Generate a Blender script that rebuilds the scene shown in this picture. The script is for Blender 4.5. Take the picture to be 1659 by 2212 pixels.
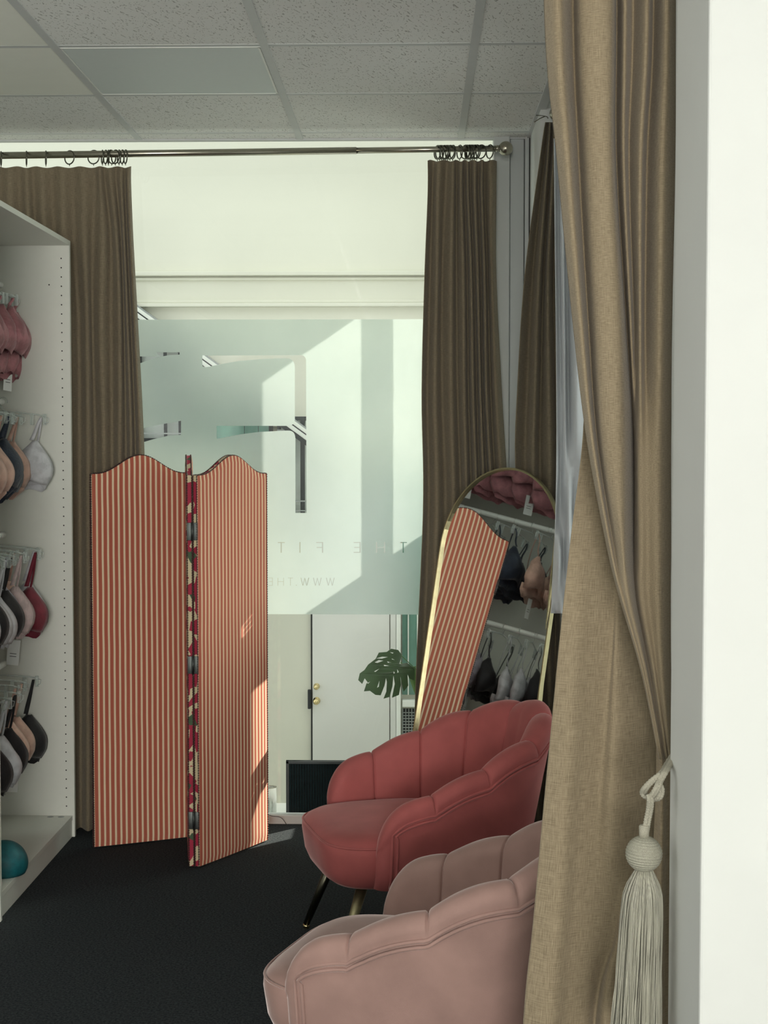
import bpy, bmesh, math, random
from mathutils import Vector, Matrix, noise
random.seed(7)
PI = math.pi
SC = bpy.context.scene
COL = SC.collection
for _o in list(bpy.data.objects): bpy.data.objects.remove(_o)

# ---------------------------------------------------------------- camera, world, lights, exposure
F = 3200.0
PITCH = math.atan(146/F); YAW = math.atan(70.5/F*math.cos(PITCH))
CAMZ = 1.45
cd = bpy.data.cameras.new('camera'); cam = bpy.data.objects.new('camera', cd); COL.objects.link(cam)
cam.location = (0, 0, CAMZ); cam.rotation_euler = (PI/2 - PITCH, 0, YAW)
cd.sensor_fit = 'HORIZONTAL'; cd.sensor_width = 36; cd.lens = F/1659*36; cd.clip_start = .05; cd.clip_end = 100
SC.camera = cam
w = bpy.data.worlds.new('world'); SC.world = w; w.use_nodes = True
bg = w.node_tree.nodes['Background']; bg.inputs['Color'].default_value = (.94, .97, .925, 1); bg.inputs['Strength'].default_value = 1.42
sd = bpy.data.lights.new('sun', 'SUN'); sd.energy = 16; sd.angle = math.radians(.35); sd.color = (1, .93, .80)
sun = bpy.data.objects.new('sun', sd); COL.objects.link(sun)
SUND = Vector((-.637, -.638, -.432)).normalized()
sun.rotation_euler = SUND.to_track_quat('-Z', 'Y').to_euler()
def area(name, loc, rot, sx, sy, e, col):
    l = bpy.data.lights.new(name, 'AREA'); l.shape = 'RECTANGLE'; l.size = sx; l.size_y = sy; l.energy = e; l.color = col
    o = bpy.data.objects.new(name, l); COL.objects.link(o); o.location = loc; o.rotation_euler = rot
    return o
# added fill lamp at the solid wall behind the camera, brightening the room
area('rear_fill', (.1, -4.8, 1.5), (PI/2+.22, 0, 0), 1.9, 1.4, 275, (1, .972, .915))
# added fill lamp by the solid left wall, lifting the curtains and wall reveal
area('side_fill', (-1.88, 2.1, 1.5), (PI/2, 0, -PI/2), 1.7, 1.8, 7, (1, .98, .95))
vs = SC.view_settings; vs.view_transform = 'Standard'; vs.look = 'None'; vs.gamma = 1; vs.exposure = 0.0
SC.cycles.max_bounces = 12; SC.cycles.transparent_max_bounces = 12

def ray(px, py):
    x = (px - 829.5)/F; y = -(py - 1106)/F
    f = Vector((-math.sin(YAW)*math.cos(PITCH), math.cos(YAW)*math.cos(PITCH), -math.sin(PITCH)))
    r = Vector((math.cos(YAW), math.sin(YAW), 0)); u = r.cross(f)
    return f + x*r + y*u
def at(px, py, Y):                       # point of the plane at depth Y seen at a pixel of the photograph
    d = ray(px, py); return Vector((0, 0, CAMZ)) + d*(Y/d.y)
def atz(px, py, Z):
    d = ray(px, py); return Vector((0, 0, CAMZ)) + d*((Z - CAMZ)/d.z)

# ---------------------------------------------------------------- materials
def new_mat(name):
    m = bpy.data.materials.new(name); m.use_nodes = True
    return m, m.node_tree.nodes, m.node_tree.links, m.node_tree.nodes['Principled BSDF']
def N(ns, t, **kw):
    n = ns.new(t)
    for k, v in kw.items(): setattr(n, k, v)
    return n
def coords(ns, ls, kind='Object', scale=(1, 1, 1)):
    tc = N(ns, 'ShaderNodeTexCoord'); mp = N(ns, 'ShaderNodeMapping'); mp.inputs['Scale'].default_value = scale
    ls.new(tc.outputs[kind], mp.inputs['Vector']); return mp.outputs['Vector']
def noise_n(ns, ls, vec, scale, detail=2, rough=.5):
    n = N(ns, 'ShaderNodeTexNoise'); n.inputs['Scale'].default_value = scale; n.inputs['Detail'].default_value = detail
    n.inputs['Roughness'].default_value = rough; ls.new(vec, n.inputs['Vector']); return n.outputs['Fac']
def ramp(ns, ls, fac, stops):
    r = N(ns, 'ShaderNodeValToRGB'); e = r.color_ramp.elements
    while len(e) < len(stops): e.new(.5)
    for i, (p, c) in enumerate(stops): e[i].position = p; e[i].color = (*c, 1)
    ls.new(fac, r.inputs['Fac']); return r.outputs['Color']
def bump(ns, ls, b, h, strength, dist=.01):
    n = N(ns, 'ShaderNodeBump'); n.inputs['Strength'].default_value = strength; n.inputs['Distance'].default_value = dist
    ls.new(h, n.inputs['Height']); ls.new(n.outputs['Normal'], b.inputs['Normal'])
def mat(name, col, rough=.5, metal=0, nscale=0, var=.06, bstr=0, sheen=0, kind='Object', spec=.5, stretch=(1, 1, 1), sheen_tint=None):
    m, ns, ls, b = new_mat(name)
    b.inputs['Base Color'].default_value = (*col, 1); b.inputs['Roughness'].default_value = rough; b.inputs['Metallic'].default_value = metal
    b.inputs['Specular IOR Level'].default_value = spec
    if sheen:
        b.inputs['Sheen Weight'].default_value = sheen; b.inputs['Sheen Roughness'].default_value = .35
        b.inputs['Sheen Tint'].default_value = (*(sheen_tint or (1, 1, 1)), 1)
    if nscale:
        v = coords(ns, ls, kind, stretch); f = noise_n(ns, ls, v, nscale, 4)
        ls.new(ramp(ns, ls, f, [(.3, tuple(c*(1-var) for c in col)), (.7, tuple(min(1, c*(1+var)) for c in col))]), b.inputs['Base Color'])
        if bstr: bump(ns, ls, b, f, bstr)
    return m
M = {}
M['wall'] = mat('painted_wall', (.74, .76, .735), .6, nscale=3, var=.025, bstr=.02)
M['wallpier'] = mat('window_frame_paint', (.55, .58, .57), .45, nscale=2, var=.02)
M['ext'] = mat('cream_render', (.75, .745, .655), .85, nscale=1.2, var=.03, bstr=.05)
M['extdoor'] = mat('grey_white_door_paint', (.74, .74, .72), .35, nscale=1, var=.015)
M['exttrim'] = mat('white_exterior_paint', (.88, .9, .86), .5, nscale=3, var=.02)
M['paving'] = mat('pale_paving', (.62, .62, .56), .9, nscale=8, var=.1, bstr=.1)
M['darkframe'] = mat('dark_frame_paint', (.018, .022, .025), .5, nscale=10, var=.1)
M['greyframe'] = mat('grey_metal_frame', (.35, .37, .37), .4, nscale=10, var=.1)
M['greenglass'] = mat('green_tinted_glazing', (.16, .30, .25), .12, nscale=2.5, var=.35, stretch=(3, 1, 1))
M['whiteboard'] = mat('white_melamine', (.75, .765, .70), .38, nscale=40, var=.01)
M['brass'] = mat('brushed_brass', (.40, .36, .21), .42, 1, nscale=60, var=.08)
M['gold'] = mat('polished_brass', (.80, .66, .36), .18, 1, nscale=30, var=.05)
M['shadedbrass'] = mat('leg_brass_shaded', (.10, .095, .07), .28, 1, nscale=30, var=.05)  # same brass as the near legs, its duller reflections put into the colour
M['nickel'] = mat('brushed_nickel', (.42, .40, .33), .28, 1, nscale=80, var=.1, stretch=(1, 8, 8))
M['ringmetal'] = mat('dark_ring_metal', (.16, .16, .13), .3, 1, nscale=40, var=.1)
M['mirror'] = mat('mirror_silver', (.80, .82, .82), .015, 1)
M['black'] = mat('black_plastic', (.006, .008, .009), .6, spec=.05, nscale=60, var=.3)
M['cable'] = mat('black_rubber', (.02, .02, .02), .5, nscale=60, var=.3)
M['leaf'] = mat('monstera_leaf', (.028, .062, .020), .38, nscale=12, var=.3, bstr=.1)
M['leaf2'] = mat('broad_leaf', (.07, .16, .03), .4, nscale=12, var=.3, bstr=.1)
M['pot'] = mat('grey_pot', (.3, .3, .28), .7, nscale=12, var=.1)
M['cord'] = mat('cream_cord', (.42, .40, .32), .8, nscale=900, var=.25, bstr=.3)
M['skirt'] = mat('cream_silk_strands', (.36, .35, .28), .45, nscale=500, var=.3, stretch=(1, 1, .02), sheen=.3)
M['paper'] = mat('white_card', (.75, .77, .75), .6, nscale=20, var=.02)
M['kraft'] = mat('kraft_card', (.42, .27, .18), .8, nscale=60, var=.1)
M['greycard'] = mat('grey_card', (.30, .31, .29), .7, nscale=60, var=.04)
M['ink'] = mat('printed_ink', (.05, .05, .05), .6)
M['tile_plain'] = mat('plain_white_ceiling_board', (.90, .91, .84), .6, nscale=15, var=.01)
M['diffuser'] = mat('opal_light_diffuser', (.70, .76, .75), .5, nscale=60, var=.01)
M['grid'] = mat('ceiling_grid_metal', (.62, .64, .64), .5, nscale=30, var=.02)
M['darkgap'] = mat('dark_joint', (.02, .02, .02), .8, nscale=30, var=.1)
M['trimcord'] = mat('dark_beaded_trim', (.045, .018, .015), .5, nscale=300, var=.3)
M['steel'] = mat('grey_steel_hinge', (.11, .12, .115), .5, 1, nscale=60, var=.1)
M['teal'] = mat('teal_moulded_fabric', (.005, .11, .13), .55, nscale=60, var=.2, bstr=.1)

def clear_plastic():
    m, ns, ls, b = new_mat('clear_hanger_plastic')
    b.inputs['Base Color'].default_value = (.85, .9, .88, 1); b.inputs['Roughness'].default_value = .12
    tr = N(ns, 'ShaderNodeBsdfTransparent'); tr.inputs['Color'].default_value = (.93, .96, .95, 1)
    mx = N(ns, 'ShaderNodeMixShader'); fr = N(ns, 'ShaderNodeLayerWeight'); fr.inputs['Blend'].default_value = .45
    mm = N(ns, 'ShaderNodeMath', operation='MULTIPLY_ADD'); mm.inputs[1].default_value = .75; mm.inputs[2].default_value = .18
    ls.new(fr.outputs['Facing'], mm.inputs[0]); ls.new(mm.outputs[0], mx.inputs[0])
    ls.new(tr.outputs[0], mx.inputs[1]); ls.new(b.outputs[0], mx.inputs[2]); ls.new(mx.outputs[0], ns['Material Output'].inputs['Surface'])
    return m
M['plastic'] = clear_plastic()
def glass():
    m, ns, ls, b = new_mat('clear_window_glass'); ns.remove(b)
    tr = N(ns, 'ShaderNodeBsdfTransparent'); tr.inputs['Color'].default_value = (.93, .97, .95, 1)
    gl = N(ns, 'ShaderNodeBsdfGlossy'); gl.inputs['Roughness'].default_value = .0
    fr = N(ns, 'ShaderNodeFresnel'); fr.inputs['IOR'].default_value = 1.5
    mx = N(ns, 'ShaderNodeMixShader'); ls.new(fr.outputs[0], mx.inputs[0]); ls.new(tr.outputs[0], mx.inputs[1]); ls.new(gl.outputs[0], mx.inputs[2])
    ls.new(mx.outputs[0], ns['Material Output'].inputs['Surface']); return m
M['glass'] = glass()
def film():
    m, ns, ls, b = new_mat('frosted_window_film'); ns.remove(b)
    v = coords(ns, ls); f = noise_n(ns, ls, v, 5, 3)
    c = ramp(ns, ls, f, [(.3, (.79, .875, .86)), (.7, (.84, .92, .905))])
    tl = N(ns, 'ShaderNodeBsdfTranslucent'); df = N(ns, 'ShaderNodeBsdfDiffuse'); ls.new(c, tl.inputs[0]); ls.new(c, df.inputs[0])
    mx = N(ns, 'ShaderNodeMixShader'); mx.inputs[0].default_value = .35; ls.new(tl.outputs[0], mx.inputs[1]); ls.new(df.outputs[0], mx.inputs[2])
    rf = N(ns, 'ShaderNodeBsdfRefraction'); rf.inputs['IOR'].default_value = 1.15; rf.inputs['Roughness'].default_value = .8; ls.new(c, rf.inputs['Color'])
    m2 = N(ns, 'ShaderNodeMixShader'); m2.inputs[0].default_value = .80; ls.new(mx.outputs[0], m2.inputs[1]); ls.new(rf.outputs[0], m2.inputs[2]); mx = m2
    ls.new(mx.outputs[0], ns['Material Output'].inputs['Surface']); return m
M['film'] = film()
def linen(name, c1, c2, trans=.0, s=1.0):
    m, ns, ls, b = new_mat(name)
    va = coords(ns, ls, 'UV', (800*s, 40*s, 1)); vb = coords(ns, ls, 'UV', (45*s, 760*s, 1)); vc = coords(ns, ls, 'UV', (3, 1.2, 1))
    a = noise_n(ns, ls, va, 1, 3, .6); h = noise_n(ns, ls, vb, 1, 3, .6); g = noise_n(ns, ls, vc, 1, 2)
    ad = N(ns, 'ShaderNodeMath', operation='ADD'); ls.new(a, ad.inputs[0]); ls.new(h, ad.inputs[1])
    ad2 = N(ns, 'ShaderNodeMath', operation='MULTIPLY_ADD'); ls.new(g, ad2.inputs[0]); ad2.inputs[1].default_value = .18; ls.new(ad.outputs[0], ad2.inputs[2])
    hf = N(ns, 'ShaderNodeMath', operation='MULTIPLY'); ls.new(ad2.outputs[0], hf.inputs[0]); hf.inputs[1].default_value = .458
    c = ramp(ns, ls, hf.outputs[0], [(.34, c1), (.66, c2)])
    ls.new(c, b.inputs['Base Color']); b.inputs['Roughness'].default_value = .85; b.inputs['Specular IOR Level'].default_value = .15
    b.inputs['Sheen Weight'].default_value = .15
    bump(ns, ls, b, hf.outputs[0], .25, .003)
    if trans:
        tl = N(ns, 'ShaderNodeBsdfTranslucent'); ls.new(c, tl.inputs[0]); mx = N(ns, 'ShaderNodeMixShader'); mx.inputs[0].default_value = trans
        ls.new(b.outputs[0], mx.inputs[1]); ls.new(tl.outputs[0], mx.inputs[2]); ls.new(mx.outputs[0], ns['Material Output'].inputs['Surface'])
    return m
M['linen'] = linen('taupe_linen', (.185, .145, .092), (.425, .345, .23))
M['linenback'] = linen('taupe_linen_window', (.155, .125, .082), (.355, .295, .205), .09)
M['lining'] = mat('white_curtain_lining', (.68, .71, .73), .8, nscale=8, var=.04, bstr=.2)
def velvet(name, col, sh, tint):
    m, ns, ls, b = new_mat(name)
    v = coords(ns, ls); f = noise_n(ns, ls, v, 9, 4); g = noise_n(ns, ls, v, 700, 1)
    ls.new(ramp(ns, ls, f, [(.3, tuple(c*.86 for c in col)), (.7, tuple(c*1.12 for c in col))]), b.inputs['Base Color'])
    b.inputs['Roughness'].default_value = .75; b.inputs['Specular IOR Level'].default_value = .2
    b.inputs['Sheen Weight'].default_value = sh; b.inputs['Sheen Roughness'].default_value = .3; b.inputs['Sheen Tint'].default_value = (*tint, 1)
    bump(ns, ls, b, g, .15, .002); return m
M['coral'] = velvet('coral_velvet', (.41, .110, .105), .45, (1, .72, .70))
M['blush'] = velvet('blush_velvet', (.37, .235, .205), 1.0, (1, .88, .86))
def carpet():
    m, ns, ls, b = new_mat('charcoal_carpet')
    v = coords(ns, ls); f = noise_n(ns, ls, v, 150, 4, .75); g = noise_n(ns, ls, v, 4, 2)
    c = ramp(ns, ls, f, [(.35, (.010, .013, .015)), (.65, (.055, .063, .068))]); ls.new(c, b.inputs['Base Color'])
    b.inputs['Roughness'].default_value = 1; b.inputs['Specular IOR Level'].default_value = .1
    bump(ns, ls, b, f, .6, .006); return m
M['carpet'] = carpet()
def tilemat():
    m, ns, ls, b = new_mat('fissured_ceiling_tile')
    v = coords(ns, ls, 'Object', (1.4, .55, 1)); dv = noise_n(ns, ls, v, 30, 3)
    va = N(ns, 'ShaderNodeVectorMath', operation='MULTIPLY_ADD')
    cmb = N(ns, 'ShaderNodeCombineXYZ'); ls.new(dv, cmb.inputs[0]); ls.new(dv, cmb.inputs[1])
    ls.new(cmb.outputs[0], va.inputs[0]); va.inputs[1].default_value = (.05, .05, 0); ls.new(v, va.inputs[2])
    n1 = noise_n(ns, ls, va.outputs[0], 125, 1)
    c = ramp(ns, ls, n1, [(.0, (.86, .87, .85)), (.62, (.86, .87, .85)), (.665, (.46, .46, .44)), (1, (.42, .42, .40))])
    ls.new(c, b.inputs['Base Color']); b.inputs['Roughness'].default_value = .9
    return m
M['tile'] = tilemat()
def stripemat():
    m, ns, ls, b = new_mat('red_cream_ticking_stripe')
    tc = N(ns, 'ShaderNodeTexCoord'); sp = N(ns, 'ShaderNodeSeparateXYZ'); ls.new(tc.outputs['UV'], sp.inputs[0])
    nv = coords(ns, ls, 'UV', (1, 3, 1)); wob = noise_n(ns, ls, nv, 2.0, 1)
    a = N(ns, 'ShaderNodeMath', operation='MULTIPLY_ADD'); ls.new(wob, a.inputs[0]); a.inputs[1].default_value = .003; ls.new(sp.outputs[0], a.inputs[2])
    d = N(ns, 'ShaderNodeMath', operation='DIVIDE'); ls.new(a.outputs[0], d.inputs[0]); d.inputs[1].default_value = .0196
    fr = N(ns, 'ShaderNodeMath', operation='FRACT'); ls.new(d.outputs[0], fr.inputs[0])
    pp = N(ns, 'ShaderNodeMath', operation='PINGPONG'); ls.new(d.outputs[0], pp.inputs[0]); pp.inputs[1].default_value = .5
    cr = (.82, .66, .46); rd = (.46, .125, .08)
    c = ramp(ns, ls, pp.outputs[0], [(.0, cr), (.15, cr), (.21, rd), (1, rd)])
    wv = coords(ns, ls, 'UV', (900, 900, 1)); wn = noise_n(ns, ls, wv, 1, 1)
    mx = N(ns, 'ShaderNodeMix', data_type='RGBA', blend_type='MULTIPLY'); mx.inputs['Factor'].default_value = .25
    ls.new(c, mx.inputs['A']); ls.new(ramp(ns, ls, wn, [(.3, (.7, .7, .7)), (.7, (1, 1, 1))]), mx.inputs['B'])
    ls.new(mx.outputs['Result'], b.inputs['Base Color']); b.inputs['Roughness'].default_value = .85; b.inputs['Specular IOR Level'].default_value = .2
    # thin cotton over a frame lets a little light through
    return m
M['stripe'] = stripemat()
def floral():
    m, ns, ls, b = new_mat('floral_backing_fabric')
    v = coords(ns, ls, 'Object', (1, 1, 1)); vo = N(ns, 'ShaderNodeTexVoronoi'); vo.inputs['Scale'].default_value = 38; ls.new(v, vo.inputs['Vector'])
    sp = N(ns, 'ShaderNodeSeparateXYZ'); ls.new(vo.outputs['Color'], sp.inputs[0])
    r = N(ns, 'ShaderNodeValToRGB'); r.color_ramp.interpolation = 'CONSTANT'; e = r.color_ramp.elements
    for i, (p, c) in enumerate([(0, (.62, .52, .33)), (.34, (.35, .02, .05)), (.52, (.13, .16, .15)), (.66, (.50, .38, .28)), (.8, (.25, .03, .05)), (.9, (.06, .10, .05))]):
        if i > 1: e.new(.5)
        e[i].position = p; e[i].color = (*c, 1)
    ls.new(sp.outputs[0], r.inputs[0]); ls.new(r.outputs[0], b.inputs['Base Color']); b.inputs['Roughness'].default_value = .8
    return m
M['floral'] = floral()
def fabric(name, col, lace=False, rib=False):
    m, ns, ls, b = new_mat(name)
    v = coords(ns, ls, 'Object', (1, 1, 1)); f = noise_n(ns, ls, v, 28, 4)
    k = .72 if lace else .85
    ls.new(ramp(ns, ls, f, [(.4, tuple(c*k for c in col)), (.6, tuple(min(1, c*1.1) for c in col))]), b.inputs['Base Color'])
    b.inputs['Roughness'].default_value = .7; b.inputs['Sheen Weight'].default_value = .2
    if rib:
        wv = N(ns, 'ShaderNodeTexWave'); wv.inputs['Scale'].default_value = 70; ls.new(v, wv.inputs['Vector']); bump(ns, ls, b, wv.outputs['Fac'], .5, .002)
    else: bump(ns, ls, b, noise_n(ns, ls, v, 160 if lace else 45, 3), .5, .004)
    return m
BR = dict(pinklace=fabric('dusty_pink_lace', (.42, .17, .19), lace=True), navy=fabric('navy_lace', (.012, .022, .042), lace=True),
          beige=fabric('peach_beige_satin', (.55, .35, .28)), white=fabric('white_cotton', (.62, .63, .66)), ivory=fabric('pale_pink_ribbed', (.60, .47, .46), rib=True),
          red=fabric('burgundy_fabric', (.16, .006, .022)), black=fabric('black_fabric', (.008, .008, .010)), lilac=fabric('lilac_grey_lace', (.45, .43, .50), lace=True))

# ---------------------------------------------------------------- mesh helpers
def link(name, bm, m, parent=None, smooth=True, loc=None):
    me = bpy.data.meshes.new(name); bm.normal_update(); bm.to_mesh(me); bm.free()
    if smooth:
        for p in me.polygons: p.use_smooth = True
    o = bpy.data.objects.new(name, me); COL.objects.link(o)
    for x in (m if isinstance(m, (list, tuple)) else [m]): me.materials.append(x)
    if parent: o.parent = parent
    if loc: o.location = loc
    return o
def tag(o, label, cat, group=None):
    o['label'] = label; o['category'] = cat
    if group: o['group'] = group
    return o
def struct(o): o['kind'] = 'structure'; return o
def thing(name, label, cat, loc=(0, 0, 0), rz=0, group=None):
    o = bpy.data.objects.new(name, None); COL.objects.link(o); o.location = loc; o.rotation_euler = (0, 0, rz); o.empty_display_size = .05
    return tag(o, label, cat, group)
def box(bm, lo, hi, mtx=None, bev=0, mi=0):
    r = bmesh.ops.create_cube(bm, size=1); vs_ = r['verts']
    for v in vs_:
        v.co = Vector([(lo[i] + hi[i])/2 + v.co[i]*(hi[i] - lo[i]) for i in range(3)])
    es = list({e for v in vs_ for e in v.link_edges})
    if bev:
        rr = bmesh.ops.bevel(bm, geom=es, offset=bev, segments=2, affect='EDGES', profile=.5); vs_ = list(set(rr['verts']) | {v for v in vs_ if v.is_valid})
    if mtx:
        for v in vs_: v.co = mtx @ v.co
    if mi:
        for f in {f for v in vs_ for f in v.link_faces}: f.material_index = mi
    return vs_
def boxobj(name, lo, hi, m, parent=None, bev=0): 
    bm = bmesh.new(); box(bm, lo, hi, bev=bev); return link(name, bm, m, parent, smooth=False)
def tube(bm, pts, r, n=8, closed=False, caps=True):
    pts = [Vector(p) for p in pts]; k = len(pts); rs = r if isinstance(r, (list, tuple)) else [r]*k
    rings = []; prev = None
    for i, p in enumerate(pts):
        if closed: t = (pts[(i+1) % k] - pts[i-1])
        else: t = pts[min(i+1, k-1)] - pts[max(i-1, 0)]
        t.normalize()
        if prev is None:
            a = Vector((0, 0, 1)) if abs(t.z) < .9 else Vector((1, 0, 0)); u = t.cross(a).normalized()
        else: u = (prev - t*prev.dot(t)).normalized()
        prev = u; v = t.cross(u)
        rings.append([bm.verts.new(p + (u*math.cos(2*PI*j/n) + v*math.sin(2*PI*j/n))*rs[i]) for j in range(n)])
    for i in range(k if closed else k-1):
        A, B = rings[i], rings[(i+1) % k]
        for j in range(n): bm.faces.new((A[j], A[(j+1) % n], B[(j+1) % n], B[j]))
    if caps and not closed:
        bm.faces.new(rings[0][::-1]); bm.faces.new(rings[-1])
def lathe(bm, prof, n=32, mtx=None):
    rings = []
    for r, z in prof:
        rings.append([bm.verts.new((mtx or Matrix()) @ Vector((r*math.cos(2*PI*j/n), r*math.sin(2*PI*j/n), z))) for j in range(n)])
    for A, B in zip(rings, rings[1:]):
        for j in range(n): bm.faces.new((A[j], A[(j+1) % n], B[(j+1) % n], B[j]))
    if prof[0][0] > 1e-5: bm.faces.new(rings[0][::-1])
    if prof[-1][0] > 1e-5: bm.faces.new(rings[-1])
    bmesh.ops.remove_doubles(bm, verts=bm.verts, dist=1e-6)
def grid(bm, pts, uv=None):
    V = [[bm.verts.new(p) for p in row] for row in pts]
    L = bm.loops.layers.uv.verify() if uv else None
    for i in range(len(V)-1):
        for j in range(len(V[0])-1):
            f = bm.faces.new((V[i][j], V[i][j+1], V[i+1][j+1], V[i+1][j]))
            if uv:
                for lp, (a, b) in zip(f.loops, ((i, j), (i, j+1), (i+1, j+1), (i+1, j))): lp[L].uv = uv[a][b]
    return V
def cr(P, t):                               # Catmull-Rom through values or vectors
    n = len(P)-1; i = min(int(t*n), n-1); f = t*n - i
    p0, p1, p2, p3 = P[max(i-1, 0)], P[i], P[i+1], P[min(i+2, n)]
    return ((p1*2) + (p2-p0)*f + (p0*2-p1*5+p2*4-p3)*f*f + (p1*3-p0-p2*3+p3)*f*f*f)*.5
def lerp(a, b, t): return a + (b-a)*t

# ---------------------------------------------------------------- the room
YW, ZC, XR = 5.61, 2.59, .41
bm = bmesh.new(); box(bm, (-1.95, -5.0, -.05), (1.75, 5.64, 0)); struct(link('floor', bm, M['carpet'], smooth=False))
LX = [-1.641, -1.04, -.437, .164]; LY = [5.475 - .595*i for i in range(18)]
bm = bmesh.new(); box(bm, (-1.95, -5.0, ZC+.0012), (1.75, YW, ZC+.03)); ceil = struct(link('ceiling', bm, M['tile'], smooth=False))
bm = bmesh.new()
for x in LX: box(bm, (x-.012, -5.0, ZC-.002), (x+.012, YW, ZC+.02))
for x in (.765, 1.365): box(bm, (x-.012, -5.0, ZC-.002), (x+.012, 2.0, ZC+.02))
for y in LY: box(bm, (-1.95, y-.012, ZC), (XR if y > 2 else 1.75, y+.012, ZC+.02))
box(bm, (XR-.002, 2.25, ZC-.004), (XR+.028, YW, ZC+.02)); box(bm, (-1.95, YW-.03, ZC-.004), (XR, YW, ZC+.02))
link('ceiling_grid', bm, M['grid'], ceil, smooth=False)
bm = bmesh.new()      # recess soffit beyond the grid edge, and the plain boards of two bays
box(bm, (XR+.028, 2.25, ZC+.0), (.62, 5.12, ZC+.02)); link('soffit', bm, M['wall'], ceil, smooth=False)
bm = bmesh.new()
for y in (4.285, 4.88): box(bm, (-1.629, y-.583 if False else y-.583, ZC+.0004), (-1.052, y-.012, ZC+.0012))
link('plain_board', bm, M['tile_plain'], ceil, smooth=False)
t = thing('ceiling_light', 'unlit square flat ceiling light panel set flush in the tile grid', 'ceiling light', (-.7385, 4.5825, ZC))
def rel(o, lo, hi): return tuple(a-b for a, b in zip(lo, o)), tuple(a-b for a, b in zip(hi, o))
bm = bmesh.new(); box(bm, (-.283, -.277, -.0005), (.283, .277, .0010)); link('diffuser', bm, M['diffuser'], t, smooth=False)
bm = bmesh.new()
for a in ((-.289, -.283, -.285, .283), (.281, -.283, .287, .283), (-.289, -.285, .289, -.277), (-.289, .277, .289, .285)):
    box(bm, (a[0], a[1], -.0015), (a[2], a[3], .001))
link('frame', bm, M['exttrim'], t, smooth=False)

# walls
bm = bmesh.new(); box(bm, (-1.95, -5.0, 0), (-1.90, 5.64, ZC)); struct(link('wall_left', bm, M['wall'], smooth=False))
bm = bmesh.new(); box(bm, (.387, 2.0, 0), (1.75, 2.25, ZC), bev=.004)
o = struct(link('wall_front_right', bm, M['wall'], smooth=False))
bm = bmesh.new(); box(bm, (1.70, -5.0, 0), (1.75, 2.0, ZC)); struct(link('wall_side_right', bm, M['wall'], smooth=False))
bm = bmesh.new(); box(bm, (-1.95, -5.05, 0), (1.75, -5.0, ZC)); struct(link('wall_behind_camera', bm, M['wall'], smooth=False))
WY0, WY1, WZ0, WZ1 = 4.12, 4.80, .38, 2.42
bm = bmesh.new(); X0, X1 = .56, .62
box(bm, (X0, 2.25, 0), (X1, WY0, ZC)); box(bm, (X0, WY1, 0), (X1, 5.10, ZC)); box(bm, (X0, WY0, 0), (X1, WY1, WZ0)); box(bm, (X0, WY0, WZ1), (X1, WY1, ZC))
struct(link('wall_right', bm, M['wall'], smooth=False))
bm = bmesh.new(); box(bm, (.42, 5.10, 0), (.62, 5.66, 3.0)); struct(link('wall_corner_pier', bm, M['wall'], smooth=False))
bm = bmesh.new()      # window_2: side window in the recess, glass in a white frame
win2 = bmesh.new(); box(win2, (X0+.02, WY0, WZ0), (X1-.01, WY0+.03, WZ1)); box(win2, (X0+.02, WY1-.03, WZ0), (X1-.01, WY1, WZ1))
box(win2, (X0+.02, WY0, WZ0), (X1-.01, WY1, WZ0+.03)); box(win2, (X0+.02, WY0, WZ1-.03), (X1-.01, WY1, WZ1))
wf = struct(link('window_2', win2, M['exttrim'], smooth=False))
bm.free(); bm = bmesh.new(); V = [bm.verts.new((X0+.035, y, z)) for y, z in ((WY0, WZ0), (WY1, WZ0), (WY1, WZ1), (WY0, WZ1))]; bm.faces.new(V)
link('window_glass', bm, M['glass'], wf, smooth=False)

# window_1: the shop window with its right-hand posts and bottom rail
bm = bmesh.new()
box(bm, (.285, YW-.05, 0), (.345, YW+.05, 2.75), bev=.004); box(bm, (.348, YW-.02, 0), (.40, YW+.03, 2.75), bev=.003); box(bm, (.402, YW-.045, 0), (.416, YW+.03, 2.75))
box(bm, (-1.95, YW-.02, 0), (.285, YW+.03, .034), bev=.003); box(bm, (-1.95, YW-.02, 2.72), (.42, YW+.03, 2.76))
w1 = struct(link('window_1', bm, M['wallpier'], smooth=False))
bm = bmesh.new(); V = [bm.verts.new((x, YW+.005, z)) for x, z in ((-1.95, .03), (.29, .03), (.29, 2.74), (-1.95, 2.74))]; bm.faces.new(V)
link('window_glass', bm, M['glass'], w1, smooth=False)
bm = bmesh.new(); box(bm, (.4175, 5.04, .0), (.4195, 5.06, 2.58)); bm.free()

# frosted film with its cut-out logo and lettering (mirrored: it is read from the street)
YF = YW - .001
def fp(px, py): p = at(px, py, YF); return (p.x, p.z)
def rounded(poly, rad):
    out = []; n = len(poly)
    for i, q in enumerate(poly):
        p = Vector(q[:2]); r = q[2] if len(q) > 2 else 0
        if not r: out.append(tuple(p)); continue
        a = Vector(poly[i-1][:2]); b = Vector(poly[(i+1) % n][:2]); A = p + (a-p).normalized()*r; B = p + (b-p).normalized()*r
        for k in range(7):
            s = k/6; out.append(tuple(A*(1-s)**2 + p*2*s*(1-s) + B*s*s))
    return out
holes = []
holes.append(rounded([(437, 768), (661, 767, 13), (662, 1108), (638, 1108), (638, 929, 18), (600, 931), (560, 933), (520, 938), (468, 948), (468, 920), (637, 920, 16), (637, 774, 20), (600, 774), (560, 776), (515, 780), (475, 787), (447, 793, 4), (437, 792, 4)], 0))
holes.append([(338, 761), (388, 761), (388, 766), (366, 767), (345, 771), (325, 776), (302, 785), (295, 788), (290, 770), (320, 770), (345, 770), (340, 765)])
holes.append([(300, 927), (330, 920), (391, 909), (391, 939), (360, 942), (330, 949), (300, 958)])
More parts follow.
